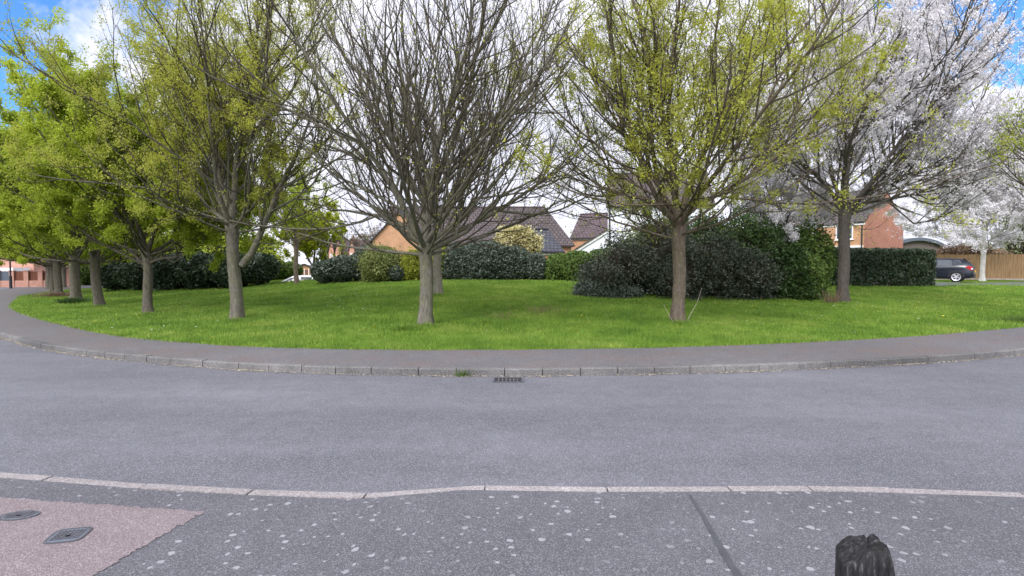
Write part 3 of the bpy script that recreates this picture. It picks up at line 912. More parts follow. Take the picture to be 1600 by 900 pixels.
# trunk behind the bare tree
b = hit(684, 460)
tree('mottled_tree', b, 8.8, 3.0, 0.16, 3.0, 'pale mottled trunk standing right behind the bare tree', 'tree', M['bark_pale'],
     None, 0, seed=83, limbs=10, th_max=1.0, dens=0.8, detail=0.5)
# cherry in blossom
b = hit(1317, 472)
ex = [(limb_px(b, [(1330, 330), (1345, 300), (1385, 255), (1440, 190), (1500, 120), (1570, 50)], -0.5), 0.10),
      (limb_px(b, [(1322, 320), (1325, 260), (1330, 200), (1345, 120), (1370, 20)], 0.3), 0.085),
      (limb_px(b, [(1312, 325), (1290, 290), (1260, 265), (1225, 250), (1190, 250)], -0.5), 0.075),
      (limb_px(b, [(1328, 318), (1370, 290), (1430, 270), (1500, 240), (1570, 200)], 0.4), 0.075),
      (limb_px(b, [(1322, 335), (1345, 315), (1385, 312), (1440, 300), (1500, 290)], -1.0), 0.06)]
tree('cherry_tree', b, 12.0, 3.6, 0.205, 7.2, 'white blossoming cherry with dark trunk on the right of the verge', 'tree', M['bark_dark'],
     M['blossom'], 210000, 0.036, leaf_jit=0.055, seed=91, limbs=24, lead_th=0.95, explicit=ex, th_max=1.35, dens=0.75, detail=0.7, clump=0.35, crown_name='blossom', crown_off=(0.55, 0))
# white-trunked tree by the fence
b = at(1535, 437, 36); b[2] = float(gz(b[0], b[1]))
tree('white_trunk_tree', b, 10.6, 2.2, 0.15, 5.2, 'blossoming tree with a white trunk standing before the wooden fence', 'tree', M['bark_white'],
     M['blossom'], 130000, 0.052, seed=97, limbs=20, th_max=1.5, dens=0.8, detail=0.6, leaf_jit=0.09, clump=0.2, crown_name='blossom', drop=0.25)
# tree at the right edge of the picture
b = hit(1632, 510)
tree('edge_tree', b, 7.0, 3.4, 0.15, 1.6, 'tree with fresh green leaves cut by the right edge of the picture', 'tree', M['bark_dark'],
     M['leaf_spring'], 2500, 0.035, seed=103, limbs=8, crown_off=(0.5, 0), th_max=1.2, dens=0.7, detail=0.6, clump=0.4)
# blossoming tree behind the dark bushes
b = at(1222, 440, 24.5); b[2] = float(gz(b[0], b[1]))
tree('small_blossom_tree', b, 5.6, 2.2, 0.16, 4.0, 'small white blossoming tree with dark trunk rising behind the big dark bushes', 'tree', M['bark_dark'],
     M['blossom'], 100000, 0.036, seed=109, limbs=12, th_max=1.45, dens=0.8, detail=0.6, clump=0.3, crown_name='blossom')
# far bare trees over the roofs
for (px, Y, H, sd, lab) in [(706 - 152, 75, 7.2, 121, 'thin bare tree far behind the small gabled houses'), (585, 70, 8.6, 122, 'tall bare tree far off left of the orange gable')]:
    b = at(px, 430, Y); b[2] = 1.0
    tree('far_bare_tree', b, H, 2.0, 0.16, 2.2, lab, 'tree', M['bark_left'], M['browntwig'], 1500, 0.08, seed=sd, limbs=10, th_max=0.9, dens=0.6, detail=0.5, group='bare trees beyond the houses')

# ------------------------------------------------------------------ bushes and hedges
def lumps(p, seed, f):
    r = np.random.default_rng(seed)
    out = np.zeros(len(p))
    for k in range(7):
        w = r.normal(0, 1, 3) * f * (1 + 0.5 * k); ph = r.random() * 6.3
        out += np.sin(p @ w + ph) / (1 + 0.45 * k)
    return out / 2.4

def bush(name, label, cat, blobs, leafm, n_leaf, leaf, seed, rough=0.16, freq=1.6, thick=0.30, spray=0.0, group=None, aspect=1.0):
    """a mass of leaves over a twiggy inside; blobs = (centre, radii)"""
    r = np.random.default_rng(seed)
    cen = np.array([c for c, _ in blobs], float); rad = np.array([q for _, q in blobs], float)
    area = (rad[:, 0] * rad[:, 2] + rad[:, 1] * rad[:, 2] + rad[:, 0] * rad[:, 1])
    pick = r.choice(len(blobs), int(n_leaf * 1.8), p=area / area.sum())
    d = unit(r.normal(0, 1, (len(pick), 3)))
    base = cen[pick] + d * rad[pick]
    k = 1 + rough * lumps(base, seed, freq) + 0.5 * rough * lumps(base, seed + 1, freq * 3)
    depth = r.random(len(pick)) ** 1.6 * thick
    k = k - depth + np.where(r.random(len(pick)) < spray, r.exponential(0.10, len(pick)), 0)
    pos = cen[pick] + d * rad[pick] * k[:, None]
    ok = np.ones(len(pos), bool)
    for c, q in blobs:                       # drop leaves buried inside another lobe
        ok &= (((pos - c) / q) ** 2).sum(1) > 0.5
    g = gz(pos[:, 0], pos[:, 1])
    ok &= pos[:, 2] > g + 0.0
    pos = pos[ok][:n_leaf]
    o = cen.mean(0); o[2] = float(gz(o[0], o[1]))
    V, Q = quads_at(pos - o, leaf, r, 0.25, aspect)
    tint = np.clip(0.55 * r.random(len(pos)) + 0.28 + 0.22 * lumps(pos, seed + 2, 2.2), 0, 1)
    # the twiggy inside
    vs, fs, off = [V], [], len(V)
    nu, nv = 22, 12
    cores = []
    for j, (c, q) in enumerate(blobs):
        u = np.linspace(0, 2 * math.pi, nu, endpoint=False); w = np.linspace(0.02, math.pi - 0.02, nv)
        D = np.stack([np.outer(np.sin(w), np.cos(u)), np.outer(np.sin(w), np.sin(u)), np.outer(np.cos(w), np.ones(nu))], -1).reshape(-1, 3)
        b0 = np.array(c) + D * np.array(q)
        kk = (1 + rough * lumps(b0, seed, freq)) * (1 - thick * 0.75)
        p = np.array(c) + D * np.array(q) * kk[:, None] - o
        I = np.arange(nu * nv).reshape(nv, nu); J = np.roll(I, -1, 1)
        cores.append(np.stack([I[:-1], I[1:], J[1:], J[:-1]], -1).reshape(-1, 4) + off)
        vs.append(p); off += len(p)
    CF = np.vstack(cores)
    allF = np.vstack([Q, CF])
    me = npmesh(name, np.vstack(vs), allF, [leafm, M['core']], np.r_[tint, np.zeros(len(CF))], midx=np.r_[np.zeros(len(Q), int), np.ones(len(CF), int)])
    ob = link(name, me)
    ob.location = o
    return tag(ob, label, cat, group)

def blob(px0, px1, ytop, ybot, Y, ry=None, zc=0.42):
    """an ellipsoid seen between those pixels at distance Y, its lower part below ground level"""
    a, b_ = at(px0, ytop, Y), at(px1, ybot, Y)
    top, bot = a[2], b_[2]
    rx = (b_[0] - a[0]) / 2
    h = top - bot
    cz = bot + h * zc
    return ((a[0] + b_[0]) / 2, Y, cz), (rx, ry or rx * 0.9, h * (1 - zc))

# dark laurel hedge behind the left trees
Y = 33
bl = [blob(190, 260, 403, 447, Y + 3, 1.6), blob(235, 310, 396, 447, Y + 1, 1.7), blob(285, 350, 394, 446, Y, 1.7), blob(330, 392, 393, 442, Y - 1.0, 1.7), blob(370, 430, 394, 438, Y - 0.5, 1.7), blob(160, 215, 412, 447, Y + 5, 1.5)]
bush('laurel_bush', 'long dark laurel mass behind the forked tree and the leafy trunks', 'bush', bl, M['laurel_dark'], 34000, 0.085, 201, thick=0.25)
bl = [blob(170, 260, 352, 440, 47, 2.5), blob(235, 330, 345, 440, 48, 2.5), blob(310, 400, 350, 440, 46, 2.5), blob(380, 440, 362, 438, 45, 2.0)]
bush('tree_belt', 'loose yellow-green foliage rising behind the long dark laurel mass', 'trees', bl, M['leaf_spring'], 16000, 0.11, 216, rough=0.35, spray=0.4, thick=0.5)
bl = [blob(120, 165, 402, 445, 58, 2), blob(158, 200, 398, 446, 56, 2)]
bush('roadside_bush', 'mid green bush beside the far side road, behind the leafy trunks', 'bush', bl, M['midgreen'], 9000, 0.13, 202)
bl = [blob(418, 446, 404, 434, 38, 1.2), blob(440, 470, 409, 434, 39, 1.2)]
bush('low_hedge', 'low light green hedge behind the white car', 'hedge', bl, M['midgreen'], 7000, 0.075, 203, rough=0.08)
Y = 30.5
bl = [blob(486, 530, 407, 437, Y, 1.1), blob(510, 566, 398, 437, Y, 1.3), blob(545, 602, 386, 437, Y + 0.5, 1.4)]
bush('laurel_bush', 'dark grey-green laurel bush sloping down to the left, below the small gabled houses', 'bush', bl, M['laurel'], 16000, 0.066, 204, group='grey-green laurel bushes', rough=0.10)
bl = [blob(562, 630, 388, 437, 29.6, 1.1), blob(570, 622, 385, 420, 29.8, 0.9)]
bush('willowy_bush', 'pale green feathery bush left of the bare tree trunk', 'bush', bl, M['willow'], 15000, 0.05, 205, rough=0.12, spray=0.25, aspect=1.5)
bush('laurel_bush', 'small dark laurel bush low between the pale feathery bush and the lime bush', 'bush', [blob(603, 634, 413, 437, 29.2, 0.6)], M['laurel'], 4500, 0.055, 206)
bl = [blob(626, 668, 393, 437, 29.8, 1.0), blob(655, 705, 390, 437, 30, 1.0)]
bush('lime_bush', 'bright lime-green bush directly behind the bare tree trunk', 'bush', bl, M['limegreen'], 13000, 0.05, 207, spray=0.2, aspect=1.4)
Y = 29.6
bl = [blob(684, 745, 383, 439, Y + 0.4, 1.3), blob(712, 800, 375, 439, Y, 1.5), blob(770, 835, 386, 440, Y, 1.4), blob(815, 858, 396, 440, Y - 0.2, 1.2)]
bush('laurel_bush', 'large rounded grey-green laurel bush in the middle, under the cream shrub', 'bush', bl, M['laurel'], 26000, 0.062, 208, group='grey-green laurel bushes', rough=0.10)
bl = [blob(772, 812, 357, 400, 32, 0.9), blob(800, 846, 362, 405, 32, 0.9), blob(790, 830, 353, 380, 32, 0.7)]
bush('cream_shrub', 'pale cream-yellow shrub rising behind the central laurel bush', 'shrub', bl, M['cream'], 9000, 0.07, 209, rough=0.3, freq=2.5, spray=0.3)
bl = [blob(848, 895, 396, 440, 29, 1.1), blob(875, 930, 391, 441, 28.5, 1.2), blob(915, 962, 389, 443, 28, 1.2)]
bush('green_hedge', 'mid green hedge bush between the central laurel and the big dusky bush mass', 'hedge', bl, M['midgreen'], 15000, 0.055, 210, rough=0.1)
Y = 21.5
bl = [blob(905, 985, 405, 470, Y, 1.1), blob(925, 1030, 372, 468, Y + 0.8, 1.4), blob(975, 1090, 345, 468, Y + 1.0, 1.6), blob(1010, 1110, 395, 470, Y - 0.3, 1.3), blob(1060, 1160, 366, 470, Y + 0.2, 1.5), blob(1120, 1205, 392, 469, Y - 0.1, 1.2)]
bush('dusky_bush', 'big grey-green small-leaved bush mass behind the leafing tree', 'bush', bl, M['purple'], 52000, 0.045, 211, rough=0.34, freq=2.4, thick=0.42, spray=0.2)
bush('ground_shrub', 'low straggly grey-green shrub at the left foot of the big grey-green mass', 'shrub', [blob(897, 955, 440, 472, Y - 0.4, 0.7), blob(940, 1000, 446, 473, Y - 0.8, 0.6)], M['laurel'], 7000, 0.038, 212, spray=0.35, rough=0.3)
bl = [blob(1085, 1200, 336, 468, Y + 1.2, 1.6), blob(1150, 1250, 360, 467, Y + 0.8, 1.5), blob(1190, 1268, 380, 466, Y + 0.4, 1.2), blob(1060, 1130, 338, 430, Y + 1.8, 1.3)]
bush('dark_green_bush', 'dark green bush joined to the right of the grey-green mass', 'bush', bl, M['yew'], 42000, 0.055, 213, rough=0.36, freq=2.2, thick=0.42, spray=0.25)
bl = [blob(1222, 1292, 350, 462, Y + 1.0, 0.9), blob(1232, 1282, 402, 462, Y + 0.2, 0.8)]
bush('leafy_shrub', 'fresh mid green leafy shrub at the right end of the dark bushes', 'shrub', bl, M['midgreen'], 12000, 0.06, 214, rough=0.3, spray=0.4)
bl = [blob(972, 1024, 362, 420, 25, 1.1), blob(1000, 1050, 350, 400, 26, 1.1), blob(940, 985, 386, 425, 25, 0.9)]
bush('pale_shrub', 'light green airy shrub between the white house and the big dusky bush mass', 'shrub', bl, M['willow'], 10000, 0.055, 215, rough=0.35, spray=0.5, thick=0.5)

# trimmed box hedge
def box_hedge(name, label, p0, p1, width, h, leafm, n_leaf, leaf, seed):
    r = np.random.default_rng(seed)
    p0, p1 = np.array(p0, float), np.array(p1, float)
    t = p1 - p0; Ln = np.linalg.norm(t[:2]); t2 = t[:2] / Ln; nn = np.array([-t2[1], t2[0]])
    areas = np.array([Ln * h, Ln * h, Ln * width, width * h, width * h])
    f = r.choice(5, n_leaf, p=areas / areas.sum())
    a, b_ = r.random(n_leaf), r.random(n_leaf)
    u = np.where(f < 3, a * Ln, np.where(f == 3, 0, Ln)); v = np.where(f == 0, 0, np.where(f == 1, width, np.where(f == 2, b_ * width, a * width)))
    w = np.where(f == 2, h, b_ * h)
    P = np.c_[u, v, w]
    out = np.zeros((n_leaf, 3)); out[f == 0] = (0, -1, 0); out[f == 1] = (0, 1, 0); out[f == 2] = (0, 0, 1); out[f == 3] = (-1, 0, 0); out[f == 4] = (1, 0, 0)
    off = 0.05 * lumps(P, seed, 2.2) + 0.05 * lumps(P, seed + 3, 6.0) - np.abs(r.normal(0, 0.07, n_leaf)) + 0.04
    P = P + out * off[:, None]
    # rounded arrises
    P[:, 2] -= 0.10 * np.clip(1 - np.minimum(P[:, 1], width - P[:, 1]) / 0.15, 0, 1) * (P[:, 2] > h * 0.8)
    xy = p0[:2] + P[:, :1] * t2 + P[:, 1:2] * nn
    zg = gz(xy[:, 0], xy[:, 1])
    zb = p0[2] + (p1[2] - p0[2]) * P[:, 0] / Ln
    pos = np.c_[xy, zb + P[:, 2]]
    pos = pos[pos[:, 2] > zg - 0.05]
    o = (p0 + p1) / 2
    V, Q = quads_at(pos - o, leaf, r, 0.2)
    tint = np.clip(0.6 * r.random(len(pos)) + 0.25 + 0.2 * lumps(pos, seed + 2, 2.5), 0, 1)
    i = 0.09
    B = []
    for uu in (i, Ln - i):
        for vv in (i, width - i):
            q = p0[:2] + t2 * uu + nn * vv
            for ww in (-0.6, h - i): B.append((q[0] - o[0], q[1] - o[1], (p0[2] + p1[2]) / 2 + ww - o[2]))
    B = np.array(B)
    CF = np.array([(0, 1, 3, 2), (4, 6, 7, 5), (0, 4, 5, 1), (2, 3, 7, 6), (1, 5, 7, 3)]) + len(V)
    me = npmesh(name, np.vstack([V, B]), np.vstack([Q, CF]), [leafm, M['core']], np.r_[tint, np.zeros(5)], midx=np.r_[np.zeros(len(Q), int), np.ones(5, int)])
    ob = link(name, me); ob.location = o
    return tag(ob, label, 'hedge')
p0 = hit(1277, 448.5); p1 = hit(1461, 447.5)
hh = at(1461, 391, p1[1])[2] - p1[2]
box_hedge('clipped_hedge', 'neatly clipped square dark green hedge beside the parked dark car', p0, p1, 1.5, hh, M['laurel_dark'], 30000, 0.058, 301)
bl = [blob(1470, 1545, 382, 412, 43, 1.3), blob(1500, 1570, 388, 415, 44, 1.3)]
bush('brown_bush', 'brown leafless bush showing over the wooden fence', 'bush', bl, M['browntwig'], 9000, 0.09, 302, spray=0.4, thick=0.5)
bl = [blob(500, 545, 366, 430, 85, 3), blob(535, 590, 372, 430, 88, 3)]
bush('far_trees', 'hazy green treetops behind the small gabled houses', 'trees', bl, M['farwood'], 8000, 0.22, 303, rough=0.3, spray=0.3)
bl = [blob(1570, 1640, 330, 430, 46, 2.5), blob(1590, 1660, 250, 400, 48, 3)]
bush('olive_tree_mass', 'olive-green tree beyond the fence at the right edge', 'tree', bl, M['farwood'], 9000, 0.12, 304, rough=0.35, spray=0.4, thick=0.6)
bl = [blob(-70, 30, 180, 400, 62, 4), blob(0, 70, 210, 405, 66, 4)]
bush('tall_tree_mass', 'dense green tree behind the far end of the leafy row', 'tree', bl, M['leaf_spring'], 20000, 0.16, 305, rough=0.3, spray=0.3, thick=0.4)

# weeds and tufts
def tuft(name, label, p, r0, h, n_, leafm, seed, w=0.012):
    r = np.random.default_rng(seed)
    a = r.uniform(0, 6.28, n_); rr = r0 * np.abs(r.normal(0, 0.55, n_))
    x, y = rr * np.cos(a), rr * np.sin(a)
    hh = h * r.uniform(0.5, 1.1, n_); b_ = r.uniform(0, 6.28, n_); lean = r.uniform(0.1, 0.8, n_) * hh
    V = np.empty((n_, 3, 3))
    V[:, 0] = np.c_[x - w * np.cos(b_), y - w * np.sin(b_), np.full(n_, -0.02)]
    V[:, 1] = np.c_[x + w * np.cos(b_), y + w * np.sin(b_), np.full(n_, -0.02)]
    V[:, 2] = np.c_[x + lean * np.cos(a), y + lean * np.sin(a), hh]
    ob = link(name, npmesh(name, V.reshape(-1, 3), np.arange(n_ * 3).reshape(-1, 3), leafm, r.random(n_)))
    ob.location = tuple(p)
    return tag(ob, label, 'weeds', kind='stuff')
tuft('weed_clump', 'dark green grass tuft at the left foot of the bare tree', hit(630, 516), 0.6, 0.20, 420, M['grasstall'], 401)
tuft('weed_clump', 'dark weed clump at the foot of the third leafy tree', hit(118, 474), 0.6, 0.30, 900, M['yew'], 402, 0.02)
tuft('weed_clump', 'pale brown weeds at the foot of the stout trunk far left', hit(88, 464), 0.9, 0.30, 700, M['browntwig'], 403, 0.02)
tuft('weed_clump', 'grass tuft around the reddish foot of the leafing tree', hit(1062, 507), 0.5, 0.14, 420, M['grasstall'], 404, 0.007)
tuft('weed_clump', 'brown twiggy shoots beside the cherry trunk', hit(1299, 474), 0.25, 0.55, 140, M['browntwig'], 405, 0.008)
tuft('weed_clump', 'patch of thin brown dead stalks in the open grass', hit(850, 488), 1.1, 0.30, 170, M['browntwig'], 406, 0.006)
tuft('weed_clump', 'smaller patch of reddish dry stalks left of the dead stalks', hit(786, 497), 0.6, 0.22, 90, M['browntwig'], 407, 0.006)
tuft('weed_clump', 'rough grass coloured dark as shade at the foot of the right edge tree', hit(1592, 504), 0.8, 0.22, 700, M['midgreen'], 408, 0.009)  # darker green blades carry the shade beneath the edge tree
for tx, ty, nm in ((371, 503, 'forked tree'), (232, 493, 'nearest leafy tree of the row'), (155, 481, 'thick leaning trunk'), (1317, 476, 'cherry trunk'), (684, 463, 'pale mottled trunk'), (668, 511, 'bare tree')):
    tuft('grass_tuft', 'longer uncut grass round the foot of the ' + nm, hit(tx, ty), 0.42, 0.15, 330, M['grasstall'], 420 + tx % 37, 0.007)
for tx, ty, nm in ((905, 492, 'open grass left of the leafing tree'), (1010, 500, 'open grass just left of the leafing tree'), (560, 500, 'grass between the forked tree and the bare tree'), (1180, 492, 'grass between the leafing tree and the cherry'), (760, 505, 'grass right of the bare tree')):
    tuft('grass_tuft', 'rough taller grass patch in the ' + nm, hit(tx, ty), 1.3, 0.15, 900, M['grasstall'], 470 + tx % 37, 0.007)
q = flat(724, 587); tuft('weed_clump', 'little green weed growing from the far kerb near the drain', (q[0], q[1] - 0.03, 0.0), 0.09, 0.13, 220, M['midgreen'], 409, 0.006)
b = hit(1066, 505)
mb = MB()
for pts, rr, lab in (([(0.10, 0, -0.02), (0.22, 0, 0.25), (0.40, 0.02, 0.55), (0.52, 0.02, 0.95)], 0.006, 'tall thin pale shoot leaning right from the foot of the leafing tree'), ([(-0.2, 0, -0.02), (-0.35, 0, 0.2), (-0.5, 0, 0.5)], 0.005, 'short thin pale shoot leaning left from the foot of the leafing tree')):
    mb = MB(); mb.tube(pts, [rr, rr * .9, rr * .7, rr * .4][:len(pts)], 6)
    o = mb.build('sucker_shoot', M['stone']); o.location = tuple(b); tag(o, lab, 'shoot')

# dry litter in the far gutter
r = np.random.default_rng(5)
kk = resample(kerb_c, step=0.02); kk = kk[(kk[:, 1] < 19)]
kn = -normals(kk)
sel = r.choice(len(kk), 12000)
dens = 0.5 + 0.5 * np.sin(kk[sel][:, 0] * 1.1) * np.sin(kk[sel][:, 0] * 2.7 + 1)
sel = sel[r.random(len(sel)) < np.clip(dens + 0.1, 0.1, 1)]
p = kk[sel] + kn[sel] * (np.abs(r.normal(0, 0.045, (len(sel), 1))) + 0.004)
V, Q = quads_at(np.c_[p, np.full(len(p), 0.014)], 0.014, r, 4.0)
V[:, 2] = np.maximum(V[:, 2], 0.004)
tag(link('gutter_litter', npmesh('gutter_litter', V, Q, M['grit'])), 'dry pale leaf litter lying along the foot of the far kerb', 'litter', kind='stuff')

# ------------------------------------------------------------------ drain grate, covers, post
g = empty('drain_grate', tuple(flat(794, 594.5)), R(-1)); tag(g, 'black iron gully grate set in the road at the far kerb', 'drain')
mb = MB(); mb.poly([(-0.21, -0.145, 0.004), (0.21, -0.145, 0.004), (0.21, 0.145, 0.004), (-0.21, 0.145, 0.004)]); mb.build('pit_shade', M['hole'], g)  # flat sheet coloured as the shade down the gully
mb = MB()
for y in (-0.15, 0.15): mb.box((0, y, 0.009), (0.46, 0.025, 0.018))
for x in (-0.2175, 0.2175): mb.box((x, 0, 0.009), (0.025, 0.2745, 0.018))
mb.build('frame', M['iron'], g)
mb = MB()
for i in range(1, 7): mb.box((-0.205 + i * 0.41 / 7, 0, 0.010), (0.020, 0.274, 0.012))
mb.box((0, 0, 0.011), (0.409, 0.018, 0.012))
mb.build('bars', M['iron'], g)

def cover(px, py, w, l, rz, label, shape):
    p = nearpt(px, py, 0.004)
    c = empty('access_cover', p, rz); tag(c, label, 'cover', 'utility covers in the pink pavement')
    mb = MB(); mf = MB(); ms = MB()
    n_ = 36
    def ringpt(k, s):
        if shape == 'round':
            a = 2 * math.pi * k / n_; return (w / 2 * s * math.cos(a), l / 2 * s * math.sin(a))
        a = 2 * math.pi * k / n_; c_, s_ = math.cos(a), math.sin(a); q_ = (abs(c_) ** 5 + abs(s_) ** 5) ** -0.2
        return (w / 2 * s * q_ * c_, l / 2 * s * q_ * s_)
    for k in range(n_):
        a, b_ = ringpt(k, 1.0), ringpt((k + 1) % n_, 1.0); a2, b2 = ringpt(k, 1.16), ringpt((k + 1) % n_, 1.16)
        a3, b3 = ringpt(k, 1.02), ringpt((k + 1) % n_, 1.02)
        mf.poly([(*a3, 0.007), (*a2, 0.007), (*b2, 0.007), (*b3, 0.007)]); mf.poly([(*a2, 0.007), (*a2, -0.01), (*b2, -0.01), (*b2, 0.007)])
        mb.poly([(0, 0, 0.006), (*a, 0.006), (*b_, 0.006)])
    lid = mb.build('lid', M['greydoor'], c); mf.build('frame', M['iron'], c)
    for i in range(-3, 4):
        for j in range(-2, 3):
            x, y = i * w / 8, j * l / 6.5
            if shape == 'round' and (x / (w / 2)) ** 2 + (y / (l / 2)) ** 2 > 0.75: continue
            ms.box((x, y, 0.008), (w / 11, l / 9, 0.004))
    ms.build('tread', M['iron'], lid)
    mh = MB(); mh.box((0.01, -l * 0.13, 0.0095), (w * 0.14, l * 0.1, 0.005)); mh.build('keyhole', M['hole'], lid)
cover(30, 807, 0.21, 0.125, R(8), 'round dark iron cover nearer the left edge in the pink pavement', 'round')
cover(107, 838, 0.185, 0.17, R(14), 'rounded square ribbed iron cover in the pink pavement, right of the round one', 'square')

def post():
    p = nearpt(1363, 898); Y = 1.43
    top = at(1352, 836, Y); base_z = float(nz(1.0)); top[2] -= 0.044
    o = empty('timber_bollard', (0.981, Y + 0.039, base_z), R(-20)); tag(o, 'blackened weathered timber bollard with a broken top, at the bottom right', 'bollard')
    h = top[2] - base_z
    r = np.random.default_rng(3)
    side = 0.142; n_ = 72; kz = 120
    V = []
    for i in range(kz):
        z = h * i / (kz - 1)
        for k in range(n_):
            a = 2 * math.pi * k / n_ + math.pi / 4
            # rounded square
            c, s = math.cos(a), math.sin(a)
            rr = 1 / (abs(c) ** 7 + abs(s) ** 7) ** (1 / 7)
            fl = 0.5 * side * (1 + 0.08 * (1 - z / h) ** 1.0)
            x, y = fl * rr * c, fl * rr * s
            V.append((x, y, z))
    V = np.array(V)
    ang = np.arctan2(V[:, 1], V[:, 0])
    gr = 0.5 * np.sin(ang * 13 + 0.8 * np.sin(V[:, 2] * 9)) + 0.5 * np.sin(ang * 29 + 1.1 * np.sin(V[:, 2] * 7 + 2)) + 0.4 * np.sin(ang * 47 + V[:, 2] * 3)
    shr = 1 - 0.012 * np.clip(gr, -0.2, 1.4)
    crack = np.exp(-((ang + 2.25 + 0.05 * np.sin(V[:, 2] * 20)) / 0.06) ** 2)     # the split near the left corner
    shr -= 0.16 * crack * np.clip((V[:, 2] / h - 0.35) * 2, 0, 1)
    V[:, :2] *= shr[:, None]
    # worn chamfered top
    tzz = np.clip((V[:, 2] - (h - 0.05)) / 0.05, 0, 1)
    V[:, :2] *= (1 - 0.16 * tzz ** 3)[:, None]
    long_ = np.clip((V[:, 2] - (h - 0.14)) / 0.14, 0, 1)
    V[:, 0] = np.where(V[:, 0] > 0, V[:, 0] * (1 - 0.50 * long_), V[:, 0])       # worn away on the right
    V[:, 2] += tzz * (0.42 * V[:, 0] - 0.10 * V[:, 1])
    V[:, 2] -= tzz * (0.004 * np.sin(ang * 2 + 0.6) + 0.004 * np.sin(ang * 5 + 1) + 0.003 * np.sin(ang * 11))
    V[:, 2] -= tzz * 0.016 * np.exp(-((ang + 2.75) / 0.40) ** 2)
    I = np.arange(n_ * kz).reshape(kz, n_); J = np.roll(I, -1, 1)
    Q = np.stack([I[:-1], J[:-1], J[1:], I[1:]], -1).reshape(-1, 4)
    # cap rings
    V2 = [V]; Fq = [Q]; prev = I[-1]; off = len(V)
    for s_, dz in ((0.85, 0.002), (0.5, 0.003), (0.2, -0.002), (0.02, -0.002)):
        ringv = V[I[-1]].copy(); ringv[:, :2] *= s_; ringv[:, 2] = (ringv[:, 2] * s_ + (h - 0.006) * (1 - s_)) + dz + r.normal(0, 0.0015, n_)
        idx = np.arange(off, off + n_); off += n_
        V2.append(ringv); Fq.append(np.stack([prev, np.roll(prev, -1), np.roll(idx, -1), idx], -1)); prev = idx
    link('shaft', npmesh('shaft', np.vstack(V2), np.vstack(Fq), M['post'], smooth=True), o)
post()

# ------------------------------------------------------------------ buildings
def house(name, label, origin, rz, W, D, eave, ridge, wallm, roofm, base=-1.2, over=0.25, hip=(0, 0), cat='house', gable_m=None):
    """W along the ridge (local x), D deep (local y), gables at both x ends; origin = front left corner on the ground"""
    o = empty(name, tuple(origin), rz); tag(o, label, cat)
    mb = MB()
    mb.poly([(0, 0, base), (W, 0, base), (W, 0, eave), (0, 0, eave)])
    mb.poly([(W, D, base), (0, D, base), (0, D, eave), (W, D, eave)])
    def gab(x, flip, hp):
        pts = [(x, D, base), (x, 0, base), (x, 0, eave)] + ([(x, D / 2, ridge)] if not hp else []) + [(x, D, eave)]
        mb.poly(pts if flip else pts[::-1])
    gab(0, True, hip[0]); gab(W, False, hip[1])
    mb.build('wall', wallm, o)
    rm = MB(); t = 0.10
    x0, x1 = (-over, W + over)
    rx0, rx1 = x0 + hip[0], x1 - hip[1]
    sl = (ridge - eave) / (D / 2); oe = over
    ez = eave - oe * sl
    for dz in (0.02, 0.02 + t):
        s = [(x0, -oe, ez + dz), (x1, -oe, ez + dz), (rx1, D / 2, ridge + dz), (rx0, D / 2, ridge + dz)]
        n_ = [(x1, D + oe, ez + dz), (x0, D + oe, ez + dz), (rx0, D / 2, ridge + dz), (rx1, D / 2, ridge + dz)]
        rm.poly(s); rm.poly(n_)
        if hip[0]: rm.poly([(x0, D + oe, ez + dz), (x0, -oe, ez + dz), (rx0, D / 2, ridge + dz)])
        if hip[1]: rm.poly([(x1, -oe, ez + dz), (x1, D + oe, ez + dz), (rx1, D / 2, ridge + dz)])
    a = 0.02; c = a + t
    rm.poly([(x0, -oe, ez + a), (x1, -oe, ez + a), (x1, -oe, ez + c), (x0, -oe, ez + c)])
    if not hip[0]:
        rm.poly([(x0, -oe, ez + c), (rx0, D / 2, ridge + c), (rx0, D / 2, ridge + a), (x0, -oe, ez + a)]); rm.poly([(x0, D + oe, ez + c), (rx0, D / 2, ridge + c), (rx0, D / 2, ridge + a), (x0, D + oe, ez + a)])
    if not hip[1]:
        rm.poly([(x1, -oe, ez + c), (rx1, D / 2, ridge + c), (rx1, D / 2, ridge + a), (x1, -oe, ez + a)]); rm.poly([(x1, D + oe, ez + c), (rx1, D / 2, ridge + c), (rx1, D / 2, ridge + a), (x1, D + oe, ez + a)])
    rf = rm.build('roof', roofm, o)
    tm = MB(); tm.tube([(rx0, D / 2, ridge + c), (rx1, D / 2, ridge + c)], [0.09, 0.09], 8); tm.build('ridge_tiles', roofm, rf)
    gm = MB(); gm.box(((x0 + x1) / 2, -oe - 0.055, ez + 0.03), (x1 - x0, 0.10, 0.09)); gm.build('gutter', M['darkpipe'], o)
    fm = MB(); fm.box(((0 + W) / 2, -0.04, ez + oe * sl - 0.16), (W + 0.1, 0.06, 0.14)); fm.build('fascia', M['white'], o)
    return o

def window(parent, x, z, w, h, y=0.0, m=None):
    f = MB()
    for zz in (z, z + h): f.box((x + w / 2, y - 0.02, zz), (w + 0.1, 0.08, 0.07))
    for xx in (x, x + w / 2, x + w): f.box((xx, y - 0.02, z + h / 2), (0.07, 0.075, h - 0.072))
    fr = f.build('window', M['white'], parent)
    p = MB(); p.poly([(x, y - 0.006, z), (x + w, y - 0.006, z), (x + w, y - 0.006, z + h), (x, y - 0.006, z + h)]); p.build('pane', M['glass'], fr)
    s = MB(); s.box((x + w / 2, y - 0.06, z - 0.07), (w + 0.25, 0.14, 0.06)); s.build('sill', M['white'], fr)
    return fr

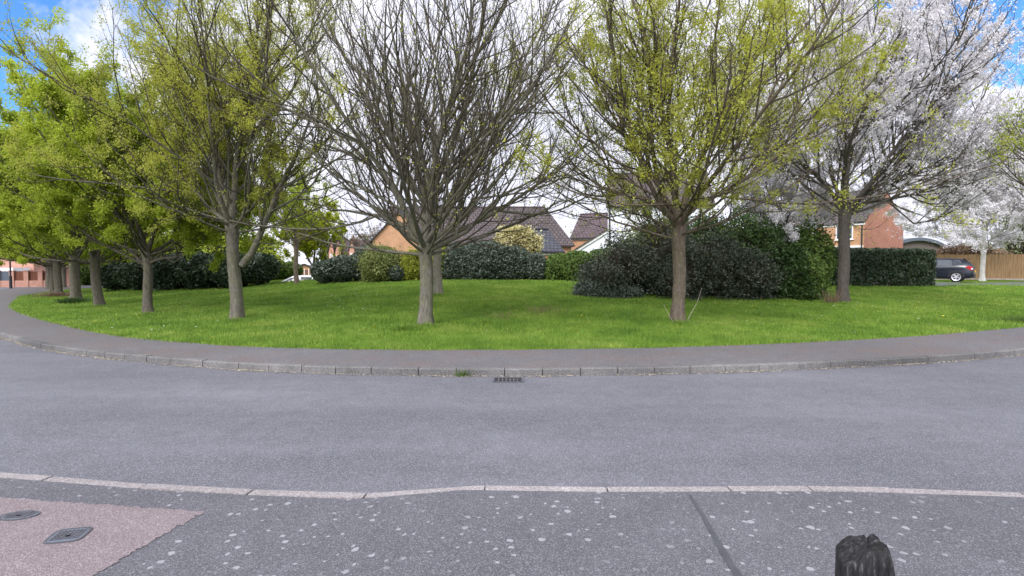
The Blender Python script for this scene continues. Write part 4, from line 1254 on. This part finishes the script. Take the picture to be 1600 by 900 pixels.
# long bungalow with the orange gable
Y = 45.0
gl = at(578, 430, Y); G0 = 1.15
rid = at(740, 326, Y + 3.6)[2] - G0; eav = at(740, 381, Y)[2] - G0
xr = at(893, 380, Y)[0]
o = house('bungalow', 'brick bungalow with a wide brown tiled roof and orange front gable, behind the bare tree', (at(660, 430, Y)[0] - 3.2, Y, G0), 0, xr - at(660, 430, Y)[0] + 3.2, 7.2, eav, rid, M['brick_orange'], M['tile_brown'], hip=(0, 2.2))
# cross gable facing the viewer
def cross_gable(parent, x0, x1, yf, yb, eave, ridge, wallm, roofm, base=-1.2):
    mb = MB(); xm = (x0 + x1) / 2
    mb.poly([(x0, yf, base), (x1, yf, base), (x1, yf, eave), (xm, yf, ridge), (x0, yf, eave)])
    mb.poly([(x0, yb, base), (x0, yf, base), (x0, yf, eave), (x0, yb, eave)]); mb.poly([(x1, yf, base), (x1, yb, base), (x1, yb, eave), (x1, yf, eave)])
    mb.build('gable_wall', wallm, parent)
    rm = MB(); s = (ridge - eave) / (xm - x0); ov = 0.3
    for sg, xe in ((-1, x0), (1, x1)):
        xo = xe + sg * ov; zo = eave - ov * s
        for dz in (0.02, 0.14): rm.poly([(xo, yf - 0.2, zo + dz), (xm, yf - 0.2, ridge + dz), (xm, yb, ridge + dz), (xo, yb, zo + dz)])
        rm.poly([(xo, yf - 0.2, zo + 0.02), (xm, yf - 0.2, ridge + 0.02), (xm, yf - 0.2, ridge + 0.14), (xo, yf - 0.2, zo + 0.14)])
        rm.poly([(xo, yf - 0.2, zo + 0.02), (xo, yb, zo + 0.02), (xo, yb, zo + 0.14), (xo, yf - 0.2, zo + 0.14)])
    rm.build('gable_roof', roofm, parent)
ox = at(660, 430, Y)[0] - 3.2
cross_gable(o, at(582, 400, Y - 1)[0] - ox, at(668, 400, Y - 1)[0] - ox, -1.0, 3.6, at(580, 376, Y - 1)[2] - G0, at(625, 331, Y - 1)[2] - G0, M['brick_orange'], M['tile_blue'])
window(o, at(694, 430, Y)[0] - ox, 0.9, 1.4, 1.2)
window(o, at(760, 430, Y)[0] - ox, 0.9, 1.6, 1.2)
# garage with slate roof, gable to the right
Yg = 39.0
c = at(879, 430, Yg)
rz = R(28)
Wg, Dg = 3.0, 4.4
ge = at(879, 394, Yg)[2] - G0; gr_ = at(903, 361, Yg + 1.9)[2] - G0
org = (c[0] - Wg * math.cos(rz), c[1] - Wg * math.sin(rz), G0)
house('garage', 'small brick garage with blue-grey slate roof and orange gable, right of the cream shrub', org, rz, Wg, Dg, ge, gr_, M['brick_orange'], M['tile_blue'], cat='garage', over=0.12)
# house behind with orange gable to the left
Y2 = 52.0
c = at(893, 430, Y2); rz2 = R(-24)
e2 = at(893, 372, Y2)[2] - G0; r2 = at(873, 337, Y2 + 3)[2] - G0
house('gabled_house', 'brick house with grey tiled roof and orange left gable, behind the slate garage', (c[0], c[1], G0), rz2, 9.0, 6.4, e2, r2, M['brick_orange'], M['tile_purple'], over=0.15)
# white rendered house
Y3 = 36.0
c = at(949, 430, Y3); G3 = 1.05
e3 = at(949, 323, Y3)[2] - G3; r3 = e3 + 2.6
W3 = at(1105, 430, Y3)[0] - c[0]
o = house('white_house', 'white rendered two-storey house with dark roof behind the leafing tree', (c[0], c[1], G3), R(-11), W3, 7.0, e3, r3, M['render'], M['tile_brown'], over=0.12)
mb = MB(); mb.tube([(0.12, -0.10, -1.0), (0.12, -0.10, e3 - 0.3)], [0.05, 0.05], 8); mb.build('drainpipe', M['darkpipe'], o)
window(o, 3.6, 2.7, 1.5, 1.2); window(o, 3.4, 0.6, 1.8, 1.3)
# its lean-to with a white sloping verge
mb = MB()
xa = at(905, 430, Y3)[0] - c[0]; za, zb = at(905, 390, Y3)[2] - G3, at(947, 363, Y3)[2] - G3
mb.poly([(xa, -0.003, -1.2), (-0.02, -0.003, -1.2), (-0.02, -0.003, zb), (xa, -0.003, za)])
mb.poly([(xa, 3.5, -1.2), (xa, -0.003, -1.2), (xa, -0.003, za), (xa, 3.5, za)])
lt = mb.build('lean_to', M['render'], o)
mb = MB()
mb.bar((xa - 0.25, -0.06, za - 0.08), (-0.04, -0.06, zb + 0.06), 0.10, 0.2); mb.build('bargeboard', M['white'], lt)
mb = MB(); s_ = (zb - za) / (-0.02 - xa)
for dz in (0.14, 0.22): mb.poly([(xa - 0.3, -0.2, za - 0.3 * s_ + dz), (-0.02, -0.2, zb + dz), (-0.02, 3.5, zb + dz), (xa - 0.3, 3.5, za - 0.3 * s_ + dz)])
mb.poly([(xa - 0.3, -0.2, za - 0.3 * s_ + 0.14), (-0.02, -0.2, zb + 0.14), (-0.02, -0.2, zb + 0.22), (xa - 0.3, -0.2, za - 0.3 * s_ + 0.22)])
mb.build('lean_to_roof', M['tile_brown'], lt)
# red brick house on the right
Y5 = 44.0; G5 = 0.8
c = at(1349, 430, Y5)
e5 = at(1404, 352, Y5 + 3.6)[2] - G5
D5 = 6.2
rzf = R(-60)                                   # facade direction
o = house('brick_house', 'red and orange brick house behind the cherry and the clipped hedge', (c[0] - 7.6 * math.cos(rzf), c[1] - 7.6 * math.sin(rzf), G5), rzf, 7.6, D5, e5, at(1377, 297, Y5 + 1.8)[2] - G5, M['brick_red'], M['tile_brown'], over=0.06)
mb = MB(); mb.poly([(0, -0.004, -1.2), (7.6, -0.004, -1.2), (7.6, -0.004, e5), (0, -0.004, e5)]); mb.build('front_wall', M['brick_orange'], o)
for x in (7.45, 4.3):
    mb = MB(); mb.tube([(x, -0.09, -1.0), (x, -0.09, e5 - 0.25)], [0.055, 0.055], 8); mb.build('drainpipe', M['darkpipe'], o)
for wx, wz, ww in ((5.4, 3.4, 1.3), (1.6, 3.4, 1.3), (5.2, 0.7, 1.5)): window(o, wx, wz, ww, 1.2, y=-0.01)
mb = MB(); mb.box((3.8, -0.035, 2.75), (7.5, 0.06, 0.16)); mb.build('white_band', M['white'], o)
mb = MB(); mb.poly([(4.5, -0.02, 2.05), (7.3, -0.02, 2.05), (7.3, -1.1, 1.65), (4.5, -1.1, 1.65)]); mb.poly([(4.5, -1.1, 1.65), (7.3, -1.1, 1.65), (7.3, -1.1, 1.52), (4.5, -1.1, 1.52)]); mb.build('porch_roof', M['tile_blue'], o)
# low building with a curved roof behind the fence
Y6 = 58.0
a, b2 = at(1404, 430, Y6), at(1472, 430, Y6)
o = empty('curved_roof_building', (a[0], Y6, 0.8)); tag(o, 'low building with a shallow curved grey roof behind the hedge and fence', 'building')
Wc = b2[0] - a[0]; zt = at(1430, 377, Y6)[2] - 0.8; ze = at(1472, 388, Y6)[2] - 0.8
arc = [(Wc * t, ze + (zt - ze) * (1 - (2 * t - 0.8) ** 2 / 1.44)) for t in np.linspace(0, 1, 15)]
mb = MB(); mb.poly([(0, 0, -1), (Wc, 0, -1)] + [(x, 0, z) for x, z in arc[::-1]]); mb.poly([(Wc, 0, -1), (Wc, 6, -1), (Wc, 6, arc[-1][1]), (Wc, 0, arc[-1][1])]); mb.build('wall', M['browngrey'], o)
mb = MB()
for (x0, z0), (x1, z1) in zip(arc, arc[1:]):
    mb.poly([(x0, -0.4, z0 + 0.05), (x1, -0.4, z1 + 0.05), (x1, 6, z1 + 0.05), (x0, 6, z0 + 0.05)]); mb.poly([(x0, -0.4, z0 + 0.05), (x1, -0.4, z1 + 0.05), (x1, -0.4, z1 + 0.38), (x0, -0.4, z0 + 0.38)])
    mb.poly([(x0, -0.4, z0 + 0.38), (x1, -0.4, z1 + 0.38), (x1, 6, z1 + 0.38), (x0, 6, z0 + 0.38)])
mb.build('roof', M['greydoor'], o)
# row of small gabled houses far left of centre
Y7 = 72.0
def small_house(px0, px1, pa, ytop, yeave, label, Yh):
    """narrow front gable plus a roof running back to the right"""
    a = at(px0, 430, Yh); w = at(pa, 430, Yh)[0] - a[0]
    W_ = at(px1, 430, Yh)[0] - a[0]
    o = empty('small_house', (a[0], Yh, 1.0)); tag(o, label, 'house', 'small gabled houses far behind')
    ze, zt = at(px0, yeave, Yh)[2] - 1.0, at(px0, ytop, Yh)[2] - 1.0
    mb = MB(); mb.poly([(0, 0, -1), (w, 0, -1), (w, 0, ze), (w / 2, 0, zt - 0.1), (0, 0, ze)]); mb.poly([(0, 5, -1), (0, 0, -1), (0, 0, ze), (0, 5, ze)]); mb.build('gable_wall', M['brick_pink'], o)
    mb = MB(); mb.poly([(w, 0.8, -1), (W_, 0.8, -1), (W_, 0.8, ze), (w, 0.8, ze)]); mb.build('wall', M['brick_pink'], o)
    mb = MB()
    mb.poly([(w * 0.5, 0.45, ze - 0.1), (W_, 0.45, ze - 0.1), (W_, 3.2, zt), (w * 0.5, 3.2, zt)])
    mb.poly([(W_, 3.2, zt), (w * 0.5, 3.2, zt), (w * .5, 6, ze), (W_, 6, ze)])
    mb.poly([(-0.1, -0.15, ze - 0.12), (w / 2, -0.15, zt + 0.03), (w / 2, 3.2, zt + 0.03), (-0.1, 3.2, ze - 0.12)])
    mb.poly([(w + 0.1, -0.15, ze - 0.12), (w / 2, -0.15, zt + 0.03), (w / 2, 3.2, zt + 0.03), (w + 0.1, 3.2, ze - 0.12)])
    mb.build('roof', M['tile_purple'], o)
    window(o, w * 0.3, ze - 1.3, w * 0.4, 0.9)
small_house(514, 527, 522, 374, 393, 'leftmost of the small far houses with a pink pointed gable', Y7)
small_house(524, 549, 533, 374, 395, 'middle small far house with pink pointed gable and purple roof', Y7 - 1.5)
small_house(546, 580, 554, 373, 391, 'small far house with pink pointed gable, next to the brick bungalow', Y7 - 3)
# brick shed with arched top beyond the white car
Y8 = 44.0; c = at(466, 433, Y8); w8 = at(486, 433, Y8)[0] - c[0]; h8 = at(466, 414, Y8)[2] - 1.1
o = empty('brick_shed', (c[0], Y8, 1.1)); tag(o, 'small brick outbuilding with arched top and brown doors behind the lone thin trunk', 'shed')
top = [(w8 * t, h8 * (0.72 + 0.28 * math.sin(math.pi * t))) for t in np.linspace(0, 1, 9)]
mb = MB(); mb.poly([(0, 0, -1), (w8, 0, -1)] + [(x, 0, z) for x, z in top[::-1]]); mb.poly([(w8, 0, -1), (w8, 3, -1), (w8, 3, h8 * .72), (w8, 0, h8 * .72)]); mb.build('wall', M['brick_orange'], o)
mb = MB()
for (x0, z0), (x1, z1) in zip(top, top[1:]): mb.poly([(x0, -0.1, z0), (x1, -0.1, z1), (x1, 3, z1), (x0, 3, z0)]); mb.poly([(x0, -0.1, z0), (x1, -0.1, z1), (x1, -0.1, z1 + 0.1), (x0, -0.1, z0 + 0.1)])
mb.build('roof', M['darkpipe'], o)
for k in range(2):
    mb = MB(); mb.box((w8 * (0.33 + 0.34 * k), -0.03, h8 * 0.22), (w8 * 0.27, 0.05, h8 * 0.75)); mb.build('door', M['brownwood'], o)
mb = MB()
for k in range(3): mb.box((w8 * (0.16 + 0.34 * k), -0.035, h8 * 0.25), (w8 * 0.06, 0.06, h8 * 0.8))
mb.build('door_frame', M['white'], o)
# far left brick house, wall with timber panels, garage door
Y9 = 58.0
a = at(-40, 430, Y9); w9 = at(53, 430, Y9)[0] - a[0]
zt = at(0, 400, Y9)[2]
o = house('far_brick_house', 'red brick house at the far left beyond the panelled wall', (a[0], Y9, 0), 0, w9, 7, at(0, 398, Y9)[2], at(0, 398, Y9)[2] + 3, M['brick_pink'], M['tile_brown'])
mb = MB(); mb.box((w9 * 0.62, -1.2, at(0, 421, Y9)[2]), (w9 * 0.7, 2.0, 0.35)); mb.build('porch_canopy', M['white'], o)
Yw = 50.5
a = at(-30, 450, Yw); b2 = at(112, 450, Yw + 2)
o = empty('panelled_wall', (a[0], Yw, 0)); tag(o, 'brick wall with brown timber panels between piers, far left beyond the road', 'wall')
rzw = math.atan2(b2[1] - a[1], b2[0] - a[0]); o.rotation_euler = (0, 0, rzw)
Lw = math.hypot(b2[0] - a[0], b2[1] - a[1]); hw = 0.62; ht = at(0, 423.5, Yw)[2]
mb = MB(); mb.box((Lw / 2, 0, hw / 2 - 0.1), (Lw, 0.22, hw + 0.2)); mb.build('base_wall', M['brick_pink'], o)
npier = 7
for k in range(npier):
    mb = MB(); x = 0.2 + (Lw - 0.4) * k / (npier - 1); mb.box((x, -0.005, ht / 2), (0.36, 0.32, ht)); mb.box((x, -0.005, ht + 0.03), (0.44, 0.40, 0.06)); mb.build('pier', M['brick_pink'], o)
for k in range(npier - 1):
    xa_, xb_ = 0.2 + (Lw - 0.4) * k / (npier - 1) + 0.185, 0.2 + (Lw - 0.4) * (k + 1) / (npier - 1) - 0.185
    mb = MB(); nb_ = 14
    for q in range(nb_):
        w_ = (xb_ - xa_) / nb_; mb.box((xa_ + w_ * (q + .5), 0.01 * (q % 2), (hw + 0.005 + ht - 0.05) / 2), (w_ * 0.98, 0.03, ht - 0.05 - hw - 0.005))
    mb.build('panel', M['fence_dark'] if k != 1 else M['greydoor'], o)
# street lamp by the wall
q = at(17, 451, 48); o = empty('street_lamp', (q[0], q[1], 0)); tag(o, 'dark street lamp post before the panelled wall at the far left', 'street lamp')
mb = MB(); mb.tube([(0, 0, 0), (0, 0, 1.1)], [0.11, 0.11], 10); mb.tube([(0, 0, 1.1), (0, 0, 5.4)], [0.065, 0.05], 10); mb.build('pole', M['lamppost'], o)
mb = MB(); mb.tube([(0, 0, 5.4), (0, -0.2, 5.6), (0, -0.7, 5.65)], [0.05, 0.045, 0.04], 8); mb.box((0, -0.95, 5.64), (0.2, 0.5, 0.1)); mb.build('lamp_head', M['lamppost'], o)

# ------------------------------------------------------------------ right side road, verge, fence
def drape(name, px_pts, m, dz, nu=40, nv=5):
    (a0, a1), (b0, b1) = px_pts                  # near edge and far edge in plan
    V = []
    for i in range(nu):
        t = i / (nu - 1)
        p, q = np.array(a0) * (1 - t) + np.array(a1) * t, np.array(b0) * (1 - t) + np.array(b1) * t
        for j in range(nv):
            s = j / (nv - 1); w = p * (1 - s) + q * s
            V.append((w[0], w[1], float(gz(w[0], w[1])) + dz))
    I = np.arange(nu * nv).reshape(nu, nv)
    return struct(link(name, npmesh(name, V, np.stack([I[:-1, :-1], I[1:, :-1], I[1:, 1:], I[:-1, 1:]], -1).reshape(-1, 4), m, smooth=True)))
n0, n1 = hit(1430, 448)[:2], hit(1600, 447.5)[:2]
f0, f1 = hit(1430, 441.2)[:2], hit(1600, 441.2)[:2]
ext = lambda p, q, k: tuple(np.array(p) + (np.array(q) - np.array(p)) * k)
drape('side_road', [(tuple(n0), ext(n0, n1, 1.8)), (tuple(f0), ext(f0, f1, 1.8))], M['road'], 0.035)
# boarded fence
pa, pb = hit(1462, 437), hit(1612, 435.5)
pa = at(1440, 437, 39.0); pb = at(1650, 436, 36.5)
for p in (pa, pb): p[2] = float(gz(p[0], p[1])) - 0.05
hf = at(1600, 396, at(1600, 436, 37.1)[1])[2] - float(gz(at(1600, 436, 37.1)[0], 37.1))
o = empty('board_fence', tuple(pa)); tag(o, 'brown vertical-board timber fence behind the dark car and white trunk', 'fence')
t = pb - pa; Lf = math.hypot(t[0], t[1]); o.rotation_euler = (0, 0, math.atan2(t[1], t[0]))
mb = MB(); rf_ = random.Random(4); x = 0.0; nbd = int(Lf / 0.105)
for k in range(nbd):
    x = k * 0.105; mb.box((x + 0.05, 0.012 * (k % 2), hf / 2 + rf_.uniform(-.012, .012)), (0.101, 0.018, hf), rf_.uniform(-.03, .03))
mb.build('boards', M['fence'], o)
mb = MB(); mb.box((Lf / 2, -0.03, 0.09), (Lf, 0.035, 0.16)); mb.build('gravel_board', M['stone'], o)
for k in range(int(Lf / 2.6)):
    mb = MB(); mb.box((1.0 + k * 2.6, 0.075, hf / 2), (0.1, 0.1, hf + 0.04)); mb.build('fence_post', M['fence'], o)

# ------------------------------------------------------------------ cars
def wheel(parent, x, y, r, side):
    w = MB(); pr = [(-0.10, r * 0.86), (-0.095, r * 0.97), (-0.06, r), (0.06, r), (0.095, r * 0.97), (0.10, r * 0.86)]
    n_ = 28
    def ring(yy, rr): return [(x + rr * math.cos(2 * math.pi * k / n_), y + yy, r + rr * math.sin(2 * math.pi * k / n_)) for k in range(n_)]
    rings = [ring(*p) for p in pr]
    inn = [ring(-0.10, r * 0.70), rings[0]]; 
    for a, b_ in [(inn[0], inn[1])] + list(zip(rings, rings[1:])) + [(rings[-1], ring(0.10, r * 0.70))]:
        for k in range(n_): w.poly([a[k], a[(k + 1) % n_], b_[(k + 1) % n_], b_[k]])
    wh = w.build('wheel', M['rubber'], parent, smooth=True)
    d = MB(); yy = y + side * 0.05
    d.poly([(x + r * .69 * math.cos(2 * math.pi * k / n_), yy - side * 0.03, r + r * .69 * math.sin(2 * math.pi * k / n_)) for k in range(n_)])
    d.build('hub_disc', M['darkpipe'], wh)
    rm = MB()
    for k in range(n_):
        a, b_ = 2 * math.pi * k / n_, 2 * math.pi * (k + 1) / n_
        for r0, r1, y0, y1 in ((.60, .71, .085, .098), (.60, .60, .085, .03)):
            rm.poly([(x + r * r0 * math.cos(a), y + side * y0, r + r * r0 * math.sin(a)), (x + r * r1 * math.cos(a), y + side * y1, r + r * r1 * math.sin(a)), (x + r * r1 * math.cos(b_), y + side * y1, r + r * r1 * math.sin(b_)), (x + r * r0 * math.cos(b_), y + side * y0, r + r * r0 * math.sin(b_))])
    for k in range(10):
        a = 2 * math.pi * k / 10 + (0.12 if k % 2 else -0.12)
        rm.bar((x, y + side * 0.075, r), (x + r * .62 * math.cos(a), y + side * 0.085, r + r * .62 * math.sin(a)), 0.035, 0.03)
    rm.tube([(x, y + side * 0.06, r), (x, y + side * 0.10, r)], [0.06, 0.05], 12)
    rm.build('rim', M['alloy'], wh)

def car(name, label, loc, rz, paint, plate=True):
    """five-door hatchback; local +x is the front, length 4.25"""
    o = empty(name, loc, rz); tag(o, label, 'car')
    # stations along x: (x, z_bottom, z_belt, z_roof, half width bottom, belt, roof)
    st = [(-2.10, 0.42, 0.86, 0.90, 0.66, 0.70, 0.62), (-2.04, 0.30, 0.90, 1.02, 0.80, 0.80, 0.68), (-1.88, 0.24, 0.95, 1.22, 0.85, 0.85, 0.62), (-1.60, 0.22, 0.97, 1.40, 0.86, 0.875, 0.58), (-1.1, 0.20, 0.96, 1.455, 0.86, 0.88, 0.60), (-0.4, 0.20, 0.94, 1.47, 0.86, 0.88, 0.61), (0.2, 0.20, 0.92, 1.42, 0.86, 0.88, 0.60), (0.75, 0.20, 0.92, 1.16, 0.86, 0.88, 0.66), (1.1, 0.20, 0.90, 0.95, 0.86, 0.87, 0.76), (1.6, 0.22, 0.82, 0.86, 0.84, 0.84, 0.70), (1.98, 0.26, 0.70, 0.74, 0.76, 0.76, 0.60), (2.13, 0.34, 0.58, 0.62, 0.60, 0.62, 0.50)]
    mb = MB(); rings = []
    for x, zb, zs, zr, wb, ws, wr in st:
        h = [(-wr * 0.55, zr + 0.008), (-wr, zr - 0.03), (-(ws * .96), zs + 0.03), (-ws - 0.012, zs - 0.14), (-wb - 0.01, zb + 0.25), (-wb, zb + 0.04), (-wb * .9, zb)]
        half = [(x, yy, zz) for yy, zz in h]
        rings.append(half + [(x, -yy, zz) for _, yy, zz in half[::-1]])
    for a, b_ in zip(rings, rings[1:]):
        for k in range(len(a)):
            k2 = (k + 1) % len(a); mb.poly([a[k], a[k2], b_[k2], b_[k]])
    mb.poly(rings[0]); mb.poly(rings[-1][::-1])
    mb.build('body', paint, o, smooth=True)
    def lerp(x):
        X = [s[0] for s in st]; return [np.interp(x, X, [s[k] for s in st]) for k in range(1, 7)]
    def side(x, f, sy, out=0.012):             # point on the glasshouse side, f 0 belt .. 1 roof
        zb, zs, zr, wb, ws, wr = lerp(x)
        return (x, sy * ((ws * .96) * (1 - f) + wr * f + out), (zs + 0.03) * (1 - f) + (zr - 0.03) * f)
    for sy in (1, -1):
        for x0, x1, xt0, xt1 in ((-0.30, 0.80, -0.30, 0.28), (-1.10, -0.38, -1.05, -0.38), (-1.62, -1.18, -1.42, -1.13)):
            pts = [side(x0, 0.10, sy), side(x1, 0.10, sy), side(xt1, 0.86, sy), side(xt0, 0.86, sy)]
            mm = MB(); mm.poly(pts if sy < 0 else pts[::-1]); mm.build('side_window', M['glass'], o)
        for x in (-0.34, -1.14):
            pass
        mm = MB(); mm.box((-0.55, sy * 0.893, 0.80), (0.16, 0.02, 0.03)); mm.build('door_handle', paint, o)
        for xw in (-1.30, 1.32):
            am = MB()
            for k in range(10):
                a0, a1 = math.pi * k / 9.0 * 1.0, math.pi * (k + 1) / 9.0
                if k == 9: break
                am.bar((xw + .37 * math.cos(a0), sy * 0.882, 0.32 + .37 * math.sin(a0)), (xw + .37 * math.cos(a1), sy * 0.882, 0.32 + .37 * math.sin(a1)), 0.03, 0.06)
            am.build('wheel_arch', M['darkpipe'], o)
            wheel(o, xw, sy * 0.80, 0.325, sy)
        lm = MB(); lm.poly([(-1.70, sy * 0.885, 0.93), (-1.90, sy * 0.868, 0.98), (-2.045, sy * 0.80, 0.92), (-2.085, sy * 0.74, 0.70), (-1.98, sy * 0.845, 0.72)]); tl = lm.build('tail_light', M['redlamp'], o)
        lm = MB(); lm.poly([(-1.97, sy * 0.858, 0.86), (-2.05, sy * 0.805, 0.86), (-2.07, sy * 0.785, 0.78), (-1.99, sy * 0.85, 0.78)]); lm.build('reversing_lens', M['clearlamp'], tl)
        mm = MB(); mm.box((0.66, sy * 0.97, 0.97), (0.12, 0.16, 0.12)); mm.build('mirror', paint, o)
        hm = MB(); hm.poly([(1.72, sy * 0.815, 0.74), (2.02, sy * 0.68, 0.66), (2.03, sy * 0.68, 0.56), (1.80, sy * 0.81, 0.60)]); hm.build('headlight', M['clearlamp'], o)
    # rear window and screen
    rw = MB(); rw.poly([(-2.065, 0.56, 1.00), (-2.065, -0.56, 1.00), (-1.70, -0.50, 1.36), (-1.70, 0.50, 1.36)]); rw.build('rear_window', M['glass'], o)
    ws_ = MB(); ws_.poly([(1.04, -0.66, 0.99), (1.04, 0.66, 0.99), (0.32, 0.53, 1.385), (0.32, -0.53, 1.385)]); ws_.build('windscreen', M['glass'], o)
    sp = MB(); sp.box((-1.72, 0, 1.415), (0.30, 1.06, 0.035)); sp.build('spoiler', paint, o)
    bp = MB(); bp.box((-2.06, 0, 0.40), (0.12, 1.44, 0.26)); bp.build('bumper', M['darkpipe'], o)
    cs = MB(); cs.box((-2.10, 0, 0.56), (0.06, 1.36, 0.018)); cs.build('bumper_strip', M['alloy'], o)
    pl = MB(); pl.box((-2.135, 0, 0.68), (0.03, 0.52, 0.11)); pl.build('number_plate', M['plate'], o)
    return o
cw = at(1494, 441, 33.0); cz = float(gz(cw[0], cw[1])) + 0.04
ang = R(137)
# put the rear left wheel (local -1.30, +0.80) on that point
lx, ly = -1.30, 0.80
loc = (cw[0] - (lx * math.cos(ang) - ly * math.sin(ang)), cw[1] - (lx * math.sin(ang) + ly * math.cos(ang)), cz)
car('parked_car', 'dark blue-black hatchback with alloy wheels parked half behind the clipped hedge', loc, ang, M['carpaint'])
q = at(465, 427, 35.5); zq = q[2] - 1.60
car('parked_car', 'white car whose roof shows just above the grass by the lone thin trunk', (q[0], 35.5, zq), R(186), M['carsilver'])

# ------------------------------------------------------------------ sky and light
SUN_EL, SUN_AZ = R(42), R(208)                 # azimuth from +Y clockwise: the sun stands behind the viewer, to the left
world = bpy.data.worlds.new('World'); scene.world = world
world.use_nodes = True
nt = world.node_tree
bg = nt.nodes['Background']
sky = N(nt, 'ShaderNodeTexSky', sky_type='NISHITA'); sky.sun_disc = False
sky.sun_elevation = SUN_EL; sky.sun_rotation = SUN_AZ; sky.air_density = 1.0; sky.dust_density = 0.4; sky.ozone_density = 2.5
tc = N(nt, 'ShaderNodeTexCoord')
def blue_patch(direction, a0, a1):
    d = Vector(direction).normalized()
    vm = N(nt, 'ShaderNodeVectorMath', operation='DOT_PRODUCT'); L(nt, wob.outputs[0], vm.inputs[0]); vm.inputs[1].default_value = d
    return ramp(nt, mapr(vm.outputs['Value'], math.cos(a0), math.cos(a1)), [(0.0, 0.0), (1.0, 1.0)])
def mapr(v, a, b_):
    m = N(nt, 'ShaderNodeMapRange'); L(nt, v, m.inputs[0]); m.inputs[1].default_value = a; m.inputs[2].default_value = b_; m.clamp = True
    return m.outputs[0]
nz_ = N(nt, 'ShaderNodeTexNoise', Scale=3.2, Detail=6.0, Roughness=0.6); L(nt, tc.outputs['Generated'], nz_.inputs['Vector'])
sub = N(nt, 'ShaderNodeVectorMath', operation='SUBTRACT'); L(nt, nz_.outputs['Color'], sub.inputs[0]); sub.inputs[1].default_value = (0.5, 0.5, 0.5)
wob = N(nt, 'ShaderNodeVectorMath', operation='MULTIPLY_ADD'); L(nt, sub.outputs[0], wob.inputs[0]); wob.inputs[1].default_value = (0.20, 0.20, 0.20); L(nt, tc.outputs['Generated'], wob.inputs[2])
p1_ = blue_patch(ray(40, 70), R(11.5), R(4)); p2_ = blue_patch(ray(1660, -30), R(4.5), R(0.5))
mx = N(nt, 'ShaderNodeMath', operation='MAXIMUM'); L(nt, p1_, mx.inputs[0]); L(nt, p2_, mx.inputs[1])
cl = N(nt, 'ShaderNodeTexNoise', Scale=2.4, Detail=7.0, Roughness=0.6); L(nt, tc.outputs['Generated'], cl.inputs['Vector'])
cloudc = ramp(nt, cl.outputs['Fac'], [(0.35, (5.3, 5.45, 6.5)), (0.6, (6.4, 6.4, 7.2))])
thin = ramp(nt, cl.outputs['Fac'], [(0.10, 0.02), (0.20, 0.0)])
mx2 = N(nt, 'ShaderNodeMath', operation='MAXIMUM'); L(nt, mx.outputs[0], mx2.inputs[0]); L(nt, thin, mx2.inputs[1])
skyc = mixc(nt, 1.0, sky.outputs[0], (0.55, 0.95, 1.35), 'MULTIPLY')
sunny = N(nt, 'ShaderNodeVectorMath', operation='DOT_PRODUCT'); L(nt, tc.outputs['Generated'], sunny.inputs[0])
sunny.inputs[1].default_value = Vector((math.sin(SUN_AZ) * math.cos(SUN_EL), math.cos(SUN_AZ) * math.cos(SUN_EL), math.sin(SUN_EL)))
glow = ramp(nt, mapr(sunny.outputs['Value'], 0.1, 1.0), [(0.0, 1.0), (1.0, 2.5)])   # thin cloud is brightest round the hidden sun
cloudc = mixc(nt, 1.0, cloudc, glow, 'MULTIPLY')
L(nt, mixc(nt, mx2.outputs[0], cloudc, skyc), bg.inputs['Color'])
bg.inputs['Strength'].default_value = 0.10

sd = bpy.data.lights.new('sun', 'SUN'); sd.energy = 1.5; sd.angle = R(24); sd.color = (1.0, 0.96, 0.90)
so = bpy.data.objects.new('sun', sd); COL.objects.link(so)
dirv = Vector((math.sin(SUN_AZ) * math.cos(SUN_EL), math.cos(SUN_AZ) * math.cos(SUN_EL), math.sin(SUN_EL)))
so.rotation_euler = dirv.to_track_quat('Z', 'Y').to_euler(); so.location = (0, -20, 30)

# ------------------------------------------------------------------ render settings
scene.view_settings.view_transform = 'Standard'; scene.view_settings.look = 'None'
scene.view_settings.exposure = 0.92; scene.view_settings.gamma = 1.0; scene.view_settings.use_curve_mapping = False
scene.render.engine = 'CYCLES'
cy = scene.cycles
cy.max_bounces = 6; cy.diffuse_bounces = 3; cy.glossy_bounces = 2; cy.transmission_bounces = 3; cy.transparent_max_bounces = 4
cy.caustics_reflective = False; cy.caustics_refractive = False
cy.use_denoising = True
scene.render.resolution_x = 1024; scene.render.resolution_y = 576
